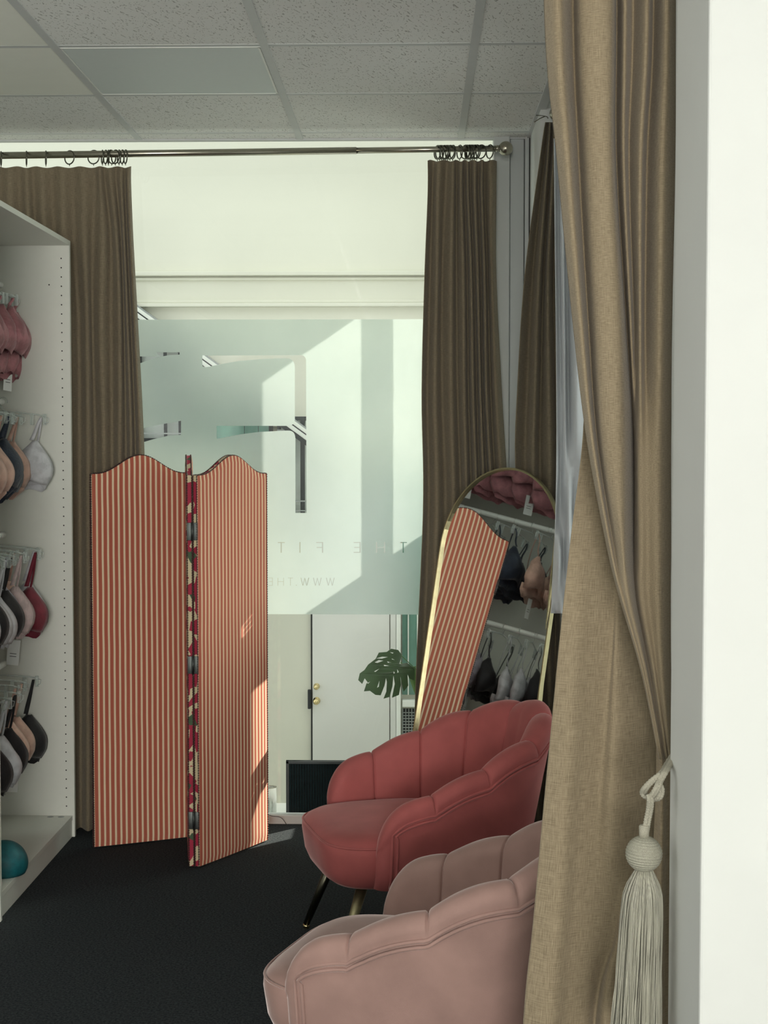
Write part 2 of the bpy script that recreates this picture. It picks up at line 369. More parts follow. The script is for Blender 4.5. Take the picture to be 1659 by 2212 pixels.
def strokes(kind, x0, x1, y0, y1, h, v):        # one outline per letter, mirrored
    if kind == 'T': m_ = (x0+x1)/2; return [[(x0, y0), (x1, y0), (x1, y0+h), (m_+v/2, y0+h), (m_+v/2, y1), (m_-v/2, y1), (m_-v/2, y0+h), (x0, y0+h)]]
    if kind == 'I': return [[(x0, y0), (x1, y0), (x1, y1), (x0, y1)]]
    ym = (y0+y1)/2
    if kind == 'H': return [[(x0, y0), (x0+v, y0), (x0+v, ym-h/2), (x1-v, ym-h/2), (x1-v, y0), (x1, y0), (x1, y1), (x1-v, y1), (x1-v, ym+h/2), (x0+v, ym+h/2), (x0+v, y1), (x0, y1)]]
    if kind == 'E': return [[(x0, y0), (x1, y0), (x1, y1), (x0, y1), (x0, y1-h), (x1-v, y1-h), (x1-v, ym+h/2), (x0+1, ym+h/2), (x0+1, ym-h/2), (x1-v, ym-h/2), (x1-v, y0+h), (x0, y0+h)]]
    if kind == 'F': return [[(x0, y0), (x1, y0), (x1, y1), (x1-v, y1), (x1-v, ym+h/2), (x0+1, ym+h/2), (x0+1, ym-h/2), (x1-v, ym-h/2), (x1-v, y0+h), (x0, y0+h)]]
    if kind == 'W':
        wd = x1-x0; a = [(0, 0), (.25, 1), (.5, 0), (.75, 1), (1, 0)]; up = [(x0+p*wd, y0+q*(y1-y0)) for p, q in a]; s = v*.75
        return [[(up[0][0]-s, y0), (up[0][0]+s, y0), (up[1][0], y1-v*2), (up[2][0]-s*.5, y0), (up[2][0]+s*.5, y0), (up[3][0], y1-v*2), (up[4][0]-s, y0), (up[4][0]+s, y0), (up[3][0]+s, y1), (up[3][0]-s, y1), (up[2][0], y0+v*3), (up[1][0]+s, y1), (up[1][0]-s, y1)]]
for a in (('T', 863, 879), ('H', 812, 832), ('E', 764, 779), ('F', 683, 698), ('I', 646.8, 649.2), ('T', 600, 615)): holes += strokes(a[0], a[1], a[2], 1171, 1194, 1.8, 2.5)
for a in (('W', 705, 722), ('W', 677, 694), ('W', 650, 667), ('T', 622, 633), ('H', 600, 613), ('E', 580, 589)): holes += strokes(a[0], a[1], a[2], 1248, 1265, .9, 1.0)
holes.append([(639.4, 1263.4), (641, 1263.4), (641, 1265), (639.4, 1265)])
cu = bpy.data.curves.new('film_outline', 'CURVE'); cu.dimensions = '2D'; cu.fill_mode = 'FRONT'
zt = at(600, 690, YF).z; zb = at(700, 1327, YF).z
def spl(pts):
    s = cu.splines.new('POLY'); s.points.add(len(pts)-1); s.use_cyclic_u = True
    for q, p in zip(s.points, pts): q.co = (p[0], p[1], 0, 1)
spl([(-1.72, zb), (.283, zb), (.283, zt), (-1.72, zt)])
for h in holes: spl([fp(*p) for p in h])
tmp = bpy.data.objects.new('film_tmp', cu); COL.objects.link(tmp)
me = bpy.data.meshes.new_from_object(tmp.evaluated_get(bpy.context.evaluated_depsgraph_get())); bpy.data.objects.remove(tmp)
me.transform(Matrix.Translation((0, YF, 0)) @ Matrix.Rotation(PI/2, 4, 'X')); me.materials.clear(); me.materials.append(M['film'])
fo = bpy.data.objects.new('frosted_film', me); COL.objects.link(fo); fo.parent = w1; fo['label'] = 'frosted film with cut-out logo and mirrored lettering'

# ---------------------------------------------------------------- outside
YE = 7.6
def ex(px, py, Y=YE): p = at(px, py, Y); return p.x, p.z
bm = bmesh.new(); box(bm, (-4.2, YE, -.8), (1.20, YE+.3, 4.35)); struct(link('wall_outside', bm, M['ext'], smooth=False))
bm = bmesh.new(); box(bm, (-4.5, 5.95, -.85), (3.0, 12, -.75)); struct(link('ground_outside', bm, M['paving'], smooth=False))
bm = bmesh.new(); box(bm, (-4.5, YW+.035, -.80), (.62, 5.95, -.006)); struct(link('trim_1', bm, M['exttrim'], smooth=False))
bm = bmesh.new()
for y0, y1, d in ((588, 597, .05), (600, 606, .02), (648, 655, .02), (656, 664, .05)):
    z0 = ex(600, y1)[1]; z1 = ex(600, y0)[1]; box(bm, (-4.2, YE-d, z0), (1.20, YE+.01, z1), bev=.004)
struct(link('trim_2', bm, M['ext'], smooth=False))
# assumed unseen entrance side screen: solid panels between openings fitted to the sunlit edges
XS = .64; k = 1.0; kz = .678
def sY(fx): return YW + k*(XS-fx)
def sZ(fx, fz): return fz + kz*(XS-fx)
fx_ = lambda px: at(px, 1000, YF).x
y_far = sY(fx_(556)); y_m1 = sY(fx_(780)); y_m0 = sY(fx_(838))
p1 = at(755, 690, YF); z_top = sZ(p1.x, p1.z); p2 = at(838, 1205, YF); z_bot = sZ(p2.x, p2.z)
zl1 = .80 + kz*(XS+.262); zl0 = .11 + kz*(XS+.30); y_l = sY(-.238)
bm = bmesh.new()
box(bm, (XS-.0, 5.68, z_top), (XS+.02, YE, 4.35)); box(bm, (XS, y_far, -.8), (XS+.02, YE, z_top)); box(bm, (XS, y_m0, -.8), (XS+.02, y_m1, z_top))
box(bm, (XS, 5.68, -.8), (XS+.02, y_m0, z_bot)); box(bm, (XS, y_m1, zl1), (XS+.02, y_far, z_bot)); box(bm, (XS, y_m1, -.8), (XS+.02, y_far, zl0)); box(bm, (XS, y_m1, zl0), (XS+.02, y_l, zl1))
struct(link('wall_assumed_side', bm, M['exttrim'], smooth=False))
# cupboard door with two brass knobs
xa, _ = ex(671, 1500); xb, _ = ex(866, 1500)
d = thing('entrance_door', 'pale grey flush door with two brass knobs beyond the glass', 'door', (xa, YE, -.75))
wd = xb - xa
bm = bmesh.new(); box(bm, (.012, -.035, 0), (wd*.875, -.002, 1.98), bev=.003); link('leaf', bm, M['extdoor'], d, smooth=False)
bm = bmesh.new(); box(bm, (.003, -.02, 0), (.010, -.002, 2.0)); box(bm, (.009, -.02, 1.985), (wd*.875, -.002, 2.0)); link('shadow_gap', bm, M['darkgap'], d, smooth=False)
bm = bmesh.new(); box(bm, (wd*.885, -.04, 0), (wd*.945, -.002, 2.05)); link('jamb', bm, M['extdoor'], d, smooth=False)
bm = bmesh.new(); box(bm, (wd*.95, -.06, 0), (wd, -.002, 2.05), bev=.004); link('architrave', bm, M['exttrim'], d, smooth=False)
bm = bmesh.new(); box(bm, (-.012, -.045, .84), (.004, -.03, .94), bev=.003); link('hinge', bm, M['darkframe'], d, smooth=False)
for py, r in ((1480, .014), (1511, .0165)):
    x, z = ex(685, py); bm = bmesh.new()
    lathe(bm, [(0, .045), (r*.6, .043), (r, .033), (r*.95, .022), (r*.5, .014), (r*.5, .006), (r*1.15, .004), (r*1.15, 0)], 20, Matrix.Rotation(PI/2, 4, 'X'))
    kb = link('knob', bm, M['gold'], d); kb.location = (x-xa, -.035, z+.75)
# green window, grille
xa, za = ex(869, 1524); xb = .52
g = thing('green_glazed_window', 'green-tinted window with white sill right of the pale door outside', 'window', (xa, YE, za))
bm = bmesh.new(); box(bm, (0, -.02, .06), (xb-xa, -.003, 1.2)); link('pane', bm, M['greenglass'], g, smooth=False)
bm = bmesh.new(); box(bm, (0, -.05, 0), (xb-xa, -.003, .036), bev=.004); link('sill', bm, M['exttrim'], g, smooth=False)
bm = bmesh.new()
for x_ in (.028, .075): box(bm, (x_, -.03, .06), (x_+.006, -.021, 1.2))
box(bm, (0, -.03, .5), (xb-xa, -.021, .506)); link('glazing_bar', bm, M['exttrim'], g, smooth=False)
xa, za = ex(869, 1526)
g = thing('lattice_grille', 'dark square-mesh grille below the green-tinted window outside', 'grille', (xa, YE, za-.45))
bm = bmesh.new(); box(bm, (0, -.006, 0), (.55, -.003, .44)); link('backing', bm, M['darkframe'], g, smooth=False)
bm = bmesh.new()
for i in range(36): box(bm, (i*.0155, -.014, 0), (i*.0155+.005, -.0065, .44))
for i in range(28): box(bm, (0, -.018, i*.0155), (.55, -.0142, i*.0155+.005))
link('mesh', bm, M['greyframe'], g, smooth=False)
# street buildings seen through the cut-outs: dark-framed glazing and a sloping canopy fixed to the wall
def framed(name, label, px0, py0, px1, py1, bars, mglass, rails=()):
    x0, z1 = ex(px0, py0); x1, z0 = ex(px1, py1)
    g = thing(name, label, 'window', (x0, YE, z0)); W, H = x1-x0, z1-z0
    bm = bmesh.new(); box(bm, (0, -.015, 0), (W, -.003, H)); link('pane', bm, mglass, g, smooth=False)
    bm = bmesh.new()
    for q in ((0, 0, W, .02), (0, H-.02, W, H), (0, 0, .018, H), (W-.018, 0, W, H)): box(bm, (q[0], -.04, q[1]), (q[2], -.0155, q[3]))
    link('frame', bm, M['darkframe'], g, smooth=False)
    for b0, b1 in bars:
        bm = bmesh.new(); box(bm, (ex(b0, 1000)[0]-x0, -.05, .001), (ex(b1, 1000)[0]-x0, -.041, H-.001)); link('mullion', bm, M['darkframe'], g, smooth=False)
    for r0, r1 in rails:
        bm = bmesh.new(); box(bm, (.001, -.06, ex(600, r1)[1]-z0), (W-.001, -.051, ex(600, r0)[1]-z0)); link('transom', bm, M['greyframe'], g, smooth=False)
    return g
framed('shopfront_window', 'tall dark-framed window beyond the glass, seen through the logo stem', 600, 900, 700, 1140, [(603, 607), (628, 634), (650.5, 660)], mat('pale_reflecting_pane', (.55, .6, .56), .3, nscale=4, var=.3), [(928, 933), (1080, 1083), (1101, 1103)])
framed('shopfront_window', 'wide green-glazed window beyond the glass, seen through the logo crossbar', 400, 895, 590, 960, [(530, 531), (560, 561)], M['greenglass'])
framed('shopfront_window', 'narrow pale window with one dark mullion beyond the far left of the glass', 300, 745, 396, 955, [(358, 365)], mat('pale_glazing', (.5, .54, .52), .3, nscale=4, var=.2), [(935, 938)])
g = thing('sloping_canopy', 'dark and pale striped sloping canopy on the cream wall outside', 'canopy', (0, YE, 0))
A = Vector((ex(296, 655)[0], -.05, ex(296, 655)[1])); B = Vector((ex(668, 925)[0], -.05, ex(668, 925)[1])); L = (B-A).length; ang = math.atan2(B.z-A.z, B.x-A.x)
R_ = Matrix.Translation(A) @ Matrix.Rotation(-ang, 4, 'Y')
for (a, b, mm, nm) in ((-.012, -.004, 'greyframe', 'edge_rail'), (-.030, -.012, 'exttrim', 'fascia'), (-.036, -.030, 'darkframe', 'gutter'), (-.056, -.036, 'exttrim', 'soffit_board'), (-.078, -.058, 'darkframe', 'soffit')):
    bm = bmesh.new(); box(bm, (-.1, -.01-.03*abs(a)/.07, a), (L+.08, .04, b), mtx=R_); link(nm, bm, M[mm], g, smooth=False)

# black framed board standing on the ledge
xa, zt_ = at(618, 1643, 5.74)[0], at(618, 1643, 5.74)[2]
g = thing('black_board', 'black framed ribbed board standing outside against the window', 'board', (xa, 5.74, -.006))
Wb = .25; Hb = zt_+.006
bm = bmesh.new(); box(bm, (0, 0, 0), (Wb, .012, Hb))
link('panel', bm, M['black'], g, smooth=False)
bm = bmesh.new()
for q in ((0, 0, Wb, .012), (0, Hb-.012, Wb, Hb), (0, 0, .012, Hb), (Wb-.012, 0, Wb, Hb)): box(bm, (q[0], -.008, q[1]), (q[2], -.0005, q[3]), bev=.002)
link('frame', bm, M['darkframe'], g, smooth=False)
bm = bmesh.new()
for i in range(22): box(bm, (.014+i*.0101, -.004, .013), (.018+i*.0101, -.0003, Hb-.013))
link('ribs', bm, mat('black_blue_ribs', (.004, .010, .012), .65, spec=.05, nscale=50, var=.3), g, smooth=False)
# clear glass cylinder beside it
p = at(585, 1772, 5.72)
v_ = thing('glass_cylinder', 'clear glass cylinder vase on the white ledge beside the striped screen', 'vase', (p.x, 5.72, -.006))
bm = bmesh.new(); lathe(bm, [(.02, .004), (.021, .115), (.0225, .12), (.0225, .0), (.0, .0)], 24); link('body', bm, M['plastic'], v_)
bm = bmesh.new(); tube(bm, [(.022*math.cos(a*PI/12), .022*math.sin(a*PI/12), .12) for a in range(24)], .0015, 6, closed=True); link('rim', bm, M['nickel'], v_)
bm = bmesh.new()
for a in (.3, 2.2, 3.4, 5.2): tube(bm, [(.016*math.cos(a), .016*math.sin(a), .005), (.016*math.cos(a), .016*math.sin(a), .11)], .0035, 8)
link('inner_rod', bm, M['ringmetal'], v_)
bm = bmesh.new(); pts = [Vector((p.x-.02, YW-.045, .05)), Vector((p.x+.02, YW-.05, .04)), Vector((p.x+.055, YW-.05, .033)), Vector((p.x+.075, YW-.045, .006))]
tube(bm, [cr(pts, i/16) for i in range(17)], .0012, 6); tag(link('cable', bm, M['cable']), 'thin dark cable trailing at the foot of the window', 'cable')

# monstera plant
pl = thing('monstera_plant', 'monstera plant with a split leaf outside the window, behind the mirror', 'plant', (.06, 5.84, -.006))
def wl(px, py, Y): p = at(px, py, Y); return p - Vector(pl.location)
YL = 5.78
outline = [(863, 1434), (868, 1415), (860, 1405), (845, 1403), (835, 1410), (818, 1412), (811, 1425), (795, 1437), (787, 1448), (777, 1455), (774, 1468), (783, 1475), (788, 1464), (795, 1472), (787, 1489), (800, 1488), (812, 1496), (823, 1497), (831, 1478), (834, 1463), (836, 1470), (835, 1490), (829, 1504), (842, 1501), (848, 1480), (850, 1458), (853, 1475), (847, 1503), (862, 1498), (866, 1478), (865, 1460), (869, 1480), (872, 1492), (882, 1480), (880, 1455), (884, 1465), (895, 1470), (896, 1445), (880, 1432)]
slots = [[(812, 1424), (825, 1420), (838, 1420), (825, 1424)], [(809, 1432), (818, 1427), (828, 1428), (815, 1433)], [(842, 1410), (850, 1411), (848, 1413)], [(846, 1423), (853, 1426), (847, 1425)], [(836, 1429), (845, 1431), (838, 1432)], [(829, 1436), (841, 1438), (830, 1439)], [(808, 1450), (820, 1444), (811, 1451)], [(792, 1474), (800, 1470), (796, 1474)], [(815, 1482), (820, 1468), (819, 1480)], [(858, 1445), (861, 1450), (859, 1453)], [(851, 1449), (853, 1453), (850, 1454)]]
cu = bpy.data.curves.new('leaf_outline', 'CURVE'); cu.dimensions = '2D'; cu.fill_mode = 'FRONT'; cu.extrude = .0006
for h in [outline] + slots: spl([(lambda q: (q.x, q.z))(wl(*p, YL)) for p in h])
tmp = bpy.data.objects.new('leaf_tmp', cu); COL.objects.link(tmp)
me = bpy.data.meshes.new_from_object(tmp.evaluated_get(bpy.context.evaluated_depsgraph_get())); bpy.data.objects.remove(tmp)
me.transform(Matrix.Rotation(PI/2, 4, 'X'))
hub = wl(865, 1431, YL)
bm = bmesh.new(); bm.from_mesh(me)
bmesh.ops.triangulate(bm, faces=bm.faces); bmesh.ops.subdivide_edges(bm, edges=[e for e in bm.edges if e.calc_length() > .02], cuts=2, use_grid_fill=True)
for v in bm.verts:
    dx, dz = v.co.x-hub.x, v.co.z-hub.z; v.co.y += (YL-pl.location.y) + 1.6*dx*dx + .25*dz - .35*dx*dz/.1
bpy.data.meshes.remove(me)
link('leaf', bm, M['leaf'], pl)
bm = bmesh.new(); pts = [hub, wl(885, 1441, YL+.01), wl(912, 1441, YL+.02), wl(950, 1460, YL+.05), Vector((.03, 0, .6)), Vector((.0, 0, .2))]
tube(bm, [cr(pts, i/20) for i in range(21)], .0022, 7); link('stem', bm, M['leaf2'], pl)
bm = bmesh.new(); pts = [wl(868, 1417, YL), wl(888, 1436, YL+.02), wl(905, 1450, YL+.04), Vector((.02, .02, .5)), Vector((.01, .01, .2))]
tube(bm, [cr(pts, i/20) for i in range(21)], .0016, 7); link('stem', bm, M['leaf2'], pl)
bm = bmesh.new(); lf = [(876, 1440), (890, 1440), (905, 1450), (912, 1480), (905, 1520), (893, 1490), (886, 1470)]
c = wl(893, 1465, YL+.05); cv = bm.verts.new(c - Vector((0, .01, 0))); V = [bm.verts.new(wl(*q, YL+.05)) for q in lf]
for i in range(len(V)): bm.faces.new((cv, V[i], V[(i+1) % len(V)]))
o = link('leaf', bm, M['leaf2'], pl); s_ = o.modifiers.new('thick', 'SOLIDIFY'); s_.thickness = .001
bm = bmesh.new(); lathe(bm, [(.0, 0), (.07, 0), (.09, .18), (.085, .19), (.075, .17), (0, .165)], 28); link('pot', bm, M['pot'], pl)
bm = bmesh.new(); lathe(bm, [(.0, .168), (.072, .166)], 20); bm.free()

# ---------------------------------------------------------------- curtains
def drape(name, rows, m, parent=None, Y=5.4, nx=7, nz=40, full=1.5, rough=.0, wave=.0):
    """rows: (py, [(px, depth offset), ...]); folds are real ridges and valleys; negative offset comes forward"""
    P = []
    for py, cols in rows:
        r = []
        for px, dy in cols: p = at(px, py, Y+dy); r.append(p)
        P.append(r)
    nc = len(P[0]); NX = (nc-1)*nx; pts = []; uvs = []
    zs = [r[0].z for r in P]
    u = [0]
    top = [cr(P[0], j/NX) for j in range(NX+1)]
    for j in range(NX): u.append(u[-1] + (top[j+1]-top[j]).length*full)
    for i in range(nz+1):
        row = [cr([P[k_][c] for k_ in range(len(P))], i/nz) for c in range(nc)]
        q = [cr(row, j/NX) for j in range(NX+1)]
        if rough:
            for j, p in enumerate(q): p.y += rough*(noise.noise(Vector((p.x*14, p.z*3, Y))) )
        if wave:
            fz = max(0, 1 - i/nz*nz/3.)
            for j, p in enumerate(q): p.z += wave*fz*math.sin(u[j]*48)
        pts.append(q); uvs.append([(u[j], p.z) for j, p in enumerate(q)])
    bm = bmesh.new(); grid(bm, pts, uvs)
    o = link(name, bm, m, parent); s = o.modifiers.new('thickness', 'SOLIDIFY'); s.thickness = .0016; s.offset = 0
    return o
def folds(px, amp, phase=0):   # alternate ridge / valley
    return [(x, amp*(1 if (i+phase) % 2 else -1)*(a if isinstance(a := 1, int) else 1)) for i, x in enumerate(px)]
def base(o): return o

# right-hand curtain of the shop window
c1 = thing('curtain', 'gathered taupe linen curtain hanging at the right end of the shop window', 'curtain', (0, 0, 0), 0, None)
a = .020
rows = [
 (347, folds([924, 936, 949, 966, 979, 986, 997, 1003, 1010, 1016, 1026, 1034, 1042, 1047, 1060, 1073], a*.7)),
 (420, folds([924, 934, 946, 962, 978, 986, 996, 1004, 1011, 1017, 1026, 1034, 1041, 1047, 1060, 1072], a)),
 (600, folds([917, 929, 944, 955, 975, 986, 1001, 1009, 1018, 1024, 1032, 1039, 1047, 1053, 1063, 1072], a*1.2)),
 (850, folds([911, 923, 940, 955, 975, 988, 1003, 1012, 1022, 1030, 1038, 1043, 1051, 1060, 1072, 1084], a*1.3)),
 (1100, folds([914, 926, 944, 962, 980, 995, 1008, 1018, 1030, 1036, 1046, 1054, 1063, 1072, 1085, 1097], a*1.3)),
 (1500, folds([897, 912, 932, 952, 972, 990, 1004, 1016, 1030, 1040, 1050, 1060, 1070, 1080, 1090, 1100], a*1.3)),
 (1825, folds([893, 910, 932, 952, 972, 990, 1004, 1016, 1030, 1040, 1050, 1060, 1070, 1080, 1090, 1100], a*1.3))]
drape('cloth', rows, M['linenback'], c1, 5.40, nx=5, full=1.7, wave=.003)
# left-hand curtain
c2 = thing('curtain', 'wide taupe linen curtain hanging left of the window, behind the striped screen', 'curtain')
rows = [
 (361, folds([-120, -95, -70, -50, -25, 0, 20, 40, 58, 70, 92, 112, 135, 158, 180, 203, 215, 225, 238, 250, 262, 270, 277, 283], .010)),
 (400, folds([-120, -95, -70, -50, -25, 0, 20, 42, 58, 72, 92, 112, 135, 158, 180, 205, 217, 228, 240, 252, 262, 270, 277, 283], .014)),
 (520, folds([-120, -95, -70, -50, -25, 0, 22, 44, 62, 78, 95, 118, 138, 160, 182, 200, 222, 240, 252, 262, 268, 275, 282, 288], .022)),
 (700, folds([-120, -95, -70, -50, -25, 0, 22, 44, 66, 84, 104, 128, 150, 170, 188, 200, 218, 240, 258, 268, 275, 283, 291, 298], .026)),
 (985, folds([-100, -80, -60, -40, -20, 0, 22, 44, 66, 88, 110, 132, 152, 172, 190, 206, 224, 242, 258, 272, 283, 293, 303, 312], .028)),
 (1400, folds([-80, -60, -40, -20, 0, 20, 40, 60, 80, 100, 120, 140, 158, 174, 190, 206, 222, 238, 254, 270, 283, 296, 309, 322], .028)),
 (1808, folds([-80, -60, -40, -20, 0, 20, 40, 60, 80, 100, 120, 140, 158, 174, 190, 206, 222, 238, 254, 270, 283, 296, 309, 322], .028))]
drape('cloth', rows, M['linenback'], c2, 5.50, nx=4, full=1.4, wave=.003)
# curtain hanging in the corner recess
c3 = thing('curtain', 'taupe linen curtain gathered in the far right corner above the arched mirror', 'curtain')
rows = [
 (264, folds([1178, 1184, 1188, 1192, 1196, 1202, 1208], .02)),
 (330, folds([1168, 1178, 1184, 1190, 1196, 1204, 1210], .02)),
 (600, folds([1133, 1150, 1164, 1174, 1184, 1196, 1204], .026)),
 (850, folds([1117, 1138, 1156, 1168, 1186, 1202, 1212], .028)),
 (1000, folds([1113, 1134, 1152, 1166, 1188, 1206, 1214], .028)),
 (1250, folds([1125, 1140, 1156, 1170, 1186, 1200, 1210], .026)),
 (1880, folds([1135, 1150, 1162, 1176, 1188, 1200, 1210], .024))]
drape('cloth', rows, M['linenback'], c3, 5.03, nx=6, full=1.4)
# white lining hanging beside it
c4 = thing('lining_curtain', 'crumpled white lining cloth glimpsed between the corner curtain and the near curtain', 'curtain')
rows = [
 (300, [(1196, .0), (1204, .02), (1212, -.01), (1222, .02), (1235, -.01), (1250, .0), (1262, .02)]),
 (600, [(1200, .0), (1208, .03), (1217, -.01), (1224, .03), (1240, -.01), (1255, .0), (1268, .02)]),
 (900, [(1202, .0), (1212, .02), (1220, -.01), (1228, .03), (1243, -.02), (1258, .0), (1270, .02)]),
 (1100, [(1200, -.01), (1208, .03), (1220, .01), (1229, -.03), (1240, .02), (1256, -.01), (1270, .02)]),
 (1215, [(1195, .02), (1207, -.02), (1216, .03), (1227, .0), (1240, -.02), (1256, .01), (1270, .02)]),
 (1325, [(1190, .0), (1202, .02), (1212, -.02), (1224, .03), (1240, -.01), (1256, .0), (1268, .02)])]
drape('cloth', rows, M['lining'], c4, 4.62, nx=6, rough=.015)
# near curtain: front gather tied back, and a back fall spreading to the left
c5 = thing('curtain', 'large near taupe linen curtain tied back against the white wall at right', 'curtain')
f_ = .035
def fl(l): return [(x, d*f_) for x, d in l]
rows = [
 (-900, fl([(1165, 0), (1200, -1.2), (1232, .8), (1250, -.6), (1318, -1.0), (1330, 1), (1350, -.6), (1366, 1), (1396, -1), (1410, .8), (1436, -1.1), (1462, .3)])),
 (0, fl([(1175, 0), (1208, -1.2), (1237, .9), (1256, -.9), (1318, -1.2), (1332, 1.2), (1350, -.6), (1368, .9), (1398, -1), (1412, .8), (1440, -1.2), (1459, .2)])),
 (340, fl([(1203, 0), (1228, -1.1), (1250, .9), (1270, -.9), (1318, -1.3), (1331, 1.2), (1347, -.5), (1359, .8), (1384, -1), (1398, .8), (1430, -1.2), (1458, .2)])),
 (700, fl([(1238, 0), (1256, -1), (1271, .8), (1290, -1), (1338, -1.3), (1353, 1.2), (1362, -.3), (1370, .6), (1383, -.7), (1394, .7), (1425, -1.2), (1451, .2)])),
 (950, fl([(1268, 0), (1280, -.9), (1290, .3), (1305, -1.1), (1345, -1.3), (1367, 1.6), (1371, .8), (1376, -.3), (1384, -.7), (1398, -.6), (1424, -.9), (1449, .2)])),
 (1180, fl([(1311, 0), (1318, -.9), (1326, -.5), (1338, -1.2), (1350, -1.2), (1368, 1.2), (1372, .6), (1378, -.4), (1386, -.7), (1400, -.6), (1424, -.9), (1449, .2)])),
 (1290, fl([(1338, 0), (1342, -1.2), (1348, -1.3), (1355, -1.6), (1362, -1.4), (1370, -.2), (1374, .2), (1380, -.5), (1388, -.7), (1402, -.6), (1424, -.9), (1448, .2)])),
 (1450, fl([(1385, 0), (1388, -.8), (1391, -.8), (1394, -.9), (1397, -.8), (1400, -.3), (1404, -.2), (1408, -.5), (1413, -.7), (1420, -.6), (1432, -.8), (1449, .2)])),
 (1640, fl([(1424, 0), (1426, -.4), (1428, -.4), (1430, -.5), (1432, -.4), (1434, -.3), (1436, -.2), (1438, -.3), (1441, -.4), (1444, -.3), (1448, -.4), (1454, .2)]))]
drape('front_gather', rows, M['linen'], c5, 2.40, nx=7, nz=70, full=1.6)
rows = [
 (700, fl([(1262, 1.2), (1285, 1.2), (1310, 1.2), (1340, 1.2), (1380, 1.2), (1420, 1.2), (1450, 1.2)])),
 (930, fl([(1260, .6), (1280, .8), (1310, 1), (1340, 1.2), (1370, 1.2), (1410, 1.2), (1450, 1.3)])),
 (1153, fl([(1234, .2), (1262, .3), (1290, .5), (1320, .8), (1350, 1.2), (1390, 1.4), (1446, 1.6)])),
 (1352, fl([(1212, .1), (1245, -.2), (1280, .1), (1322, .4), (1335, .1), (1376, 1.0), (1444, 2.2)])),
 (1580, fl([(1190, .1), (1230, -.4), (1270, .1), (1306, .5), (1330, .0), (1385, 1.0), (1444, 2.2)])),
 (1800, fl([(1169, .1), (1215, -.5), (1255, .1), (1290, .4), (1325, -.1), (1385, 1.0), (1444, 2.2)])),
 (2010, fl([(1150, .1), (1200, -.6), (1240, .0), (1280, .3), (1325, .5), (1350, -.1), (1440, 2.2)])),
 (2212, fl([(1130, .1), (1185, -.7), (1225, .0), (1265, .5), (1285, 1.1), (1310, -.3), (1390, 1)])),
 (2840, fl([(1090, .1), (1150, -.7), (1195, .2), (1230, .7), (1250, 1.4), (1290, -.3), (1390, 1)]))]
drape('back_fall', rows, M['linen'], c5, 2.50, nx=8, nz=70, full=1.5)
rows = [
 (1590, fl([(1419, .4), (1424, 0), (1430, -.4), (1438, .0), (1450, .3)])),
 (1760, fl([(1415, .4), (1422, 0), (1430, -.5), (1440, .0), (1450, .3)])),
 (2000, fl([(1400, .6), (1412, 0), (1426, -.5), (1438, .1), (1450, .3)])),
 (2212, fl([(1375, .8), (1395, 0), (1420, -.5), (1436, .1), (1450, .3)])),
 (2840, fl([(1340, .8), (1375, 0), (1410, -.5), (1435, .1), (1450, .3)]))]
drape('side_fall', rows, M['linen'], c5, 2.46, nx=8, nz=30, full=1.2)
bm = bmesh.new(); tube(bm, [(-1.88, 2.42, 2.47), (.55, 2.42, 2.47)], .014, 16)
tag(link('curtain_pole', bm, M['nickel']), 'brushed metal pole carrying the near curtain', 'curtain pole')
# pole of the shop window, with ball finial
YP = 5.42
pz = at(700, 329, YP).z
g = thing('curtain_pole', 'long brushed metal pole with ball finial across the shop window', 'curtain pole', (0, YP, pz))
xj = at(770, 330, YP).x; xe = at(1072, 325, YP).x; zr = at(1072, 321, YP).z - pz; zl = at(0, 336, YP).z - pz; xl = at(0, 336, YP).x
sl = (zr-zl)/(xe-xl); zz = lambda x: zl + sl*(x-xl)
bm = bmesh.new(); tube(bm, [(-1.88, 0, zz(-1.88)), (xj, 0, zz(xj))], .0125, 20); link('outer_tube', bm, M['nickel'], g)
bm = bmesh.new(); tube(bm, [(xj, 0, zz(xj)), (xe, 0, zz(xe))], .0108, 20); link('inner_tube', bm, M['nickel'], g)
bm = bmesh.new(); xf = at(1090, 320, YP).x
lathe(bm, [(0, -.03), (.011, -.028), (.0125, -.02), (.009, -.018), (.014, -.015)] + [(.026*math.cos(a_*PI/18), .008+.026*math.sin(a_*PI/18)) for a_ in range(-7, 10)], 28, Matrix.Translation((xf, 0, zz(xf))) @ Matrix.Rotation(PI/2, 4, 'Y') @ Matrix.Translation((0, 0, -.004)))
link('finial', bm, M['nickel'], g)
bm = bmesh.new(); xb_ = at(1020, 330, YP).x; tube(bm, [(xb_, 0, zz(xb_)), (xb_, YW-YP-.01, zz(xb_))], .007, 10); link('bracket', bm, M['nickel'], g)
# rings
def ring_mesh():
    bm = bmesh.new(); tube(bm, [(0, .0240*math.cos(2*PI*i/28), .0240*math.sin(2*PI*i/28)) for i in range(28)], .0024, 8, closed=True)
    tube(bm, [(0, 0, -.0245), (0, 0, -.031)], .0016, 6); me = bpy.data.meshes.new('curtain_ring'); bm.to_mesh(me); bm.free()
    for p in me.polygons: p.use_smooth = True
    me.materials.append(M['ringmetal']); return me
rm = ring_mesh()
def ring(px, rz, label, grp, tilt=0):
    o = bpy.data.objects.new('curtain_ring', rm); COL.objects.link(o); x = at(px, 330, YP).x
    o.location = (x, YP, pz + zz(x) - .0105); o.rotation_euler = (0, tilt, rz); tag(o, label, 'curtain ring', grp)
lone = {2: 'at the left edge of the picture', 57: 'second from the left edge of the picture', 99: 'third from the left edge of the picture', 150: 'fourth from the left, half turned', 202: 'fifth from the left, turned open'}
for px, rz in ((2, .35), (57, .3), (99, .3), (150, 1.0), (202, 1.2)): ring(px, rz, 'dark metal curtain ring on the long pole, ' + lone[px], None)
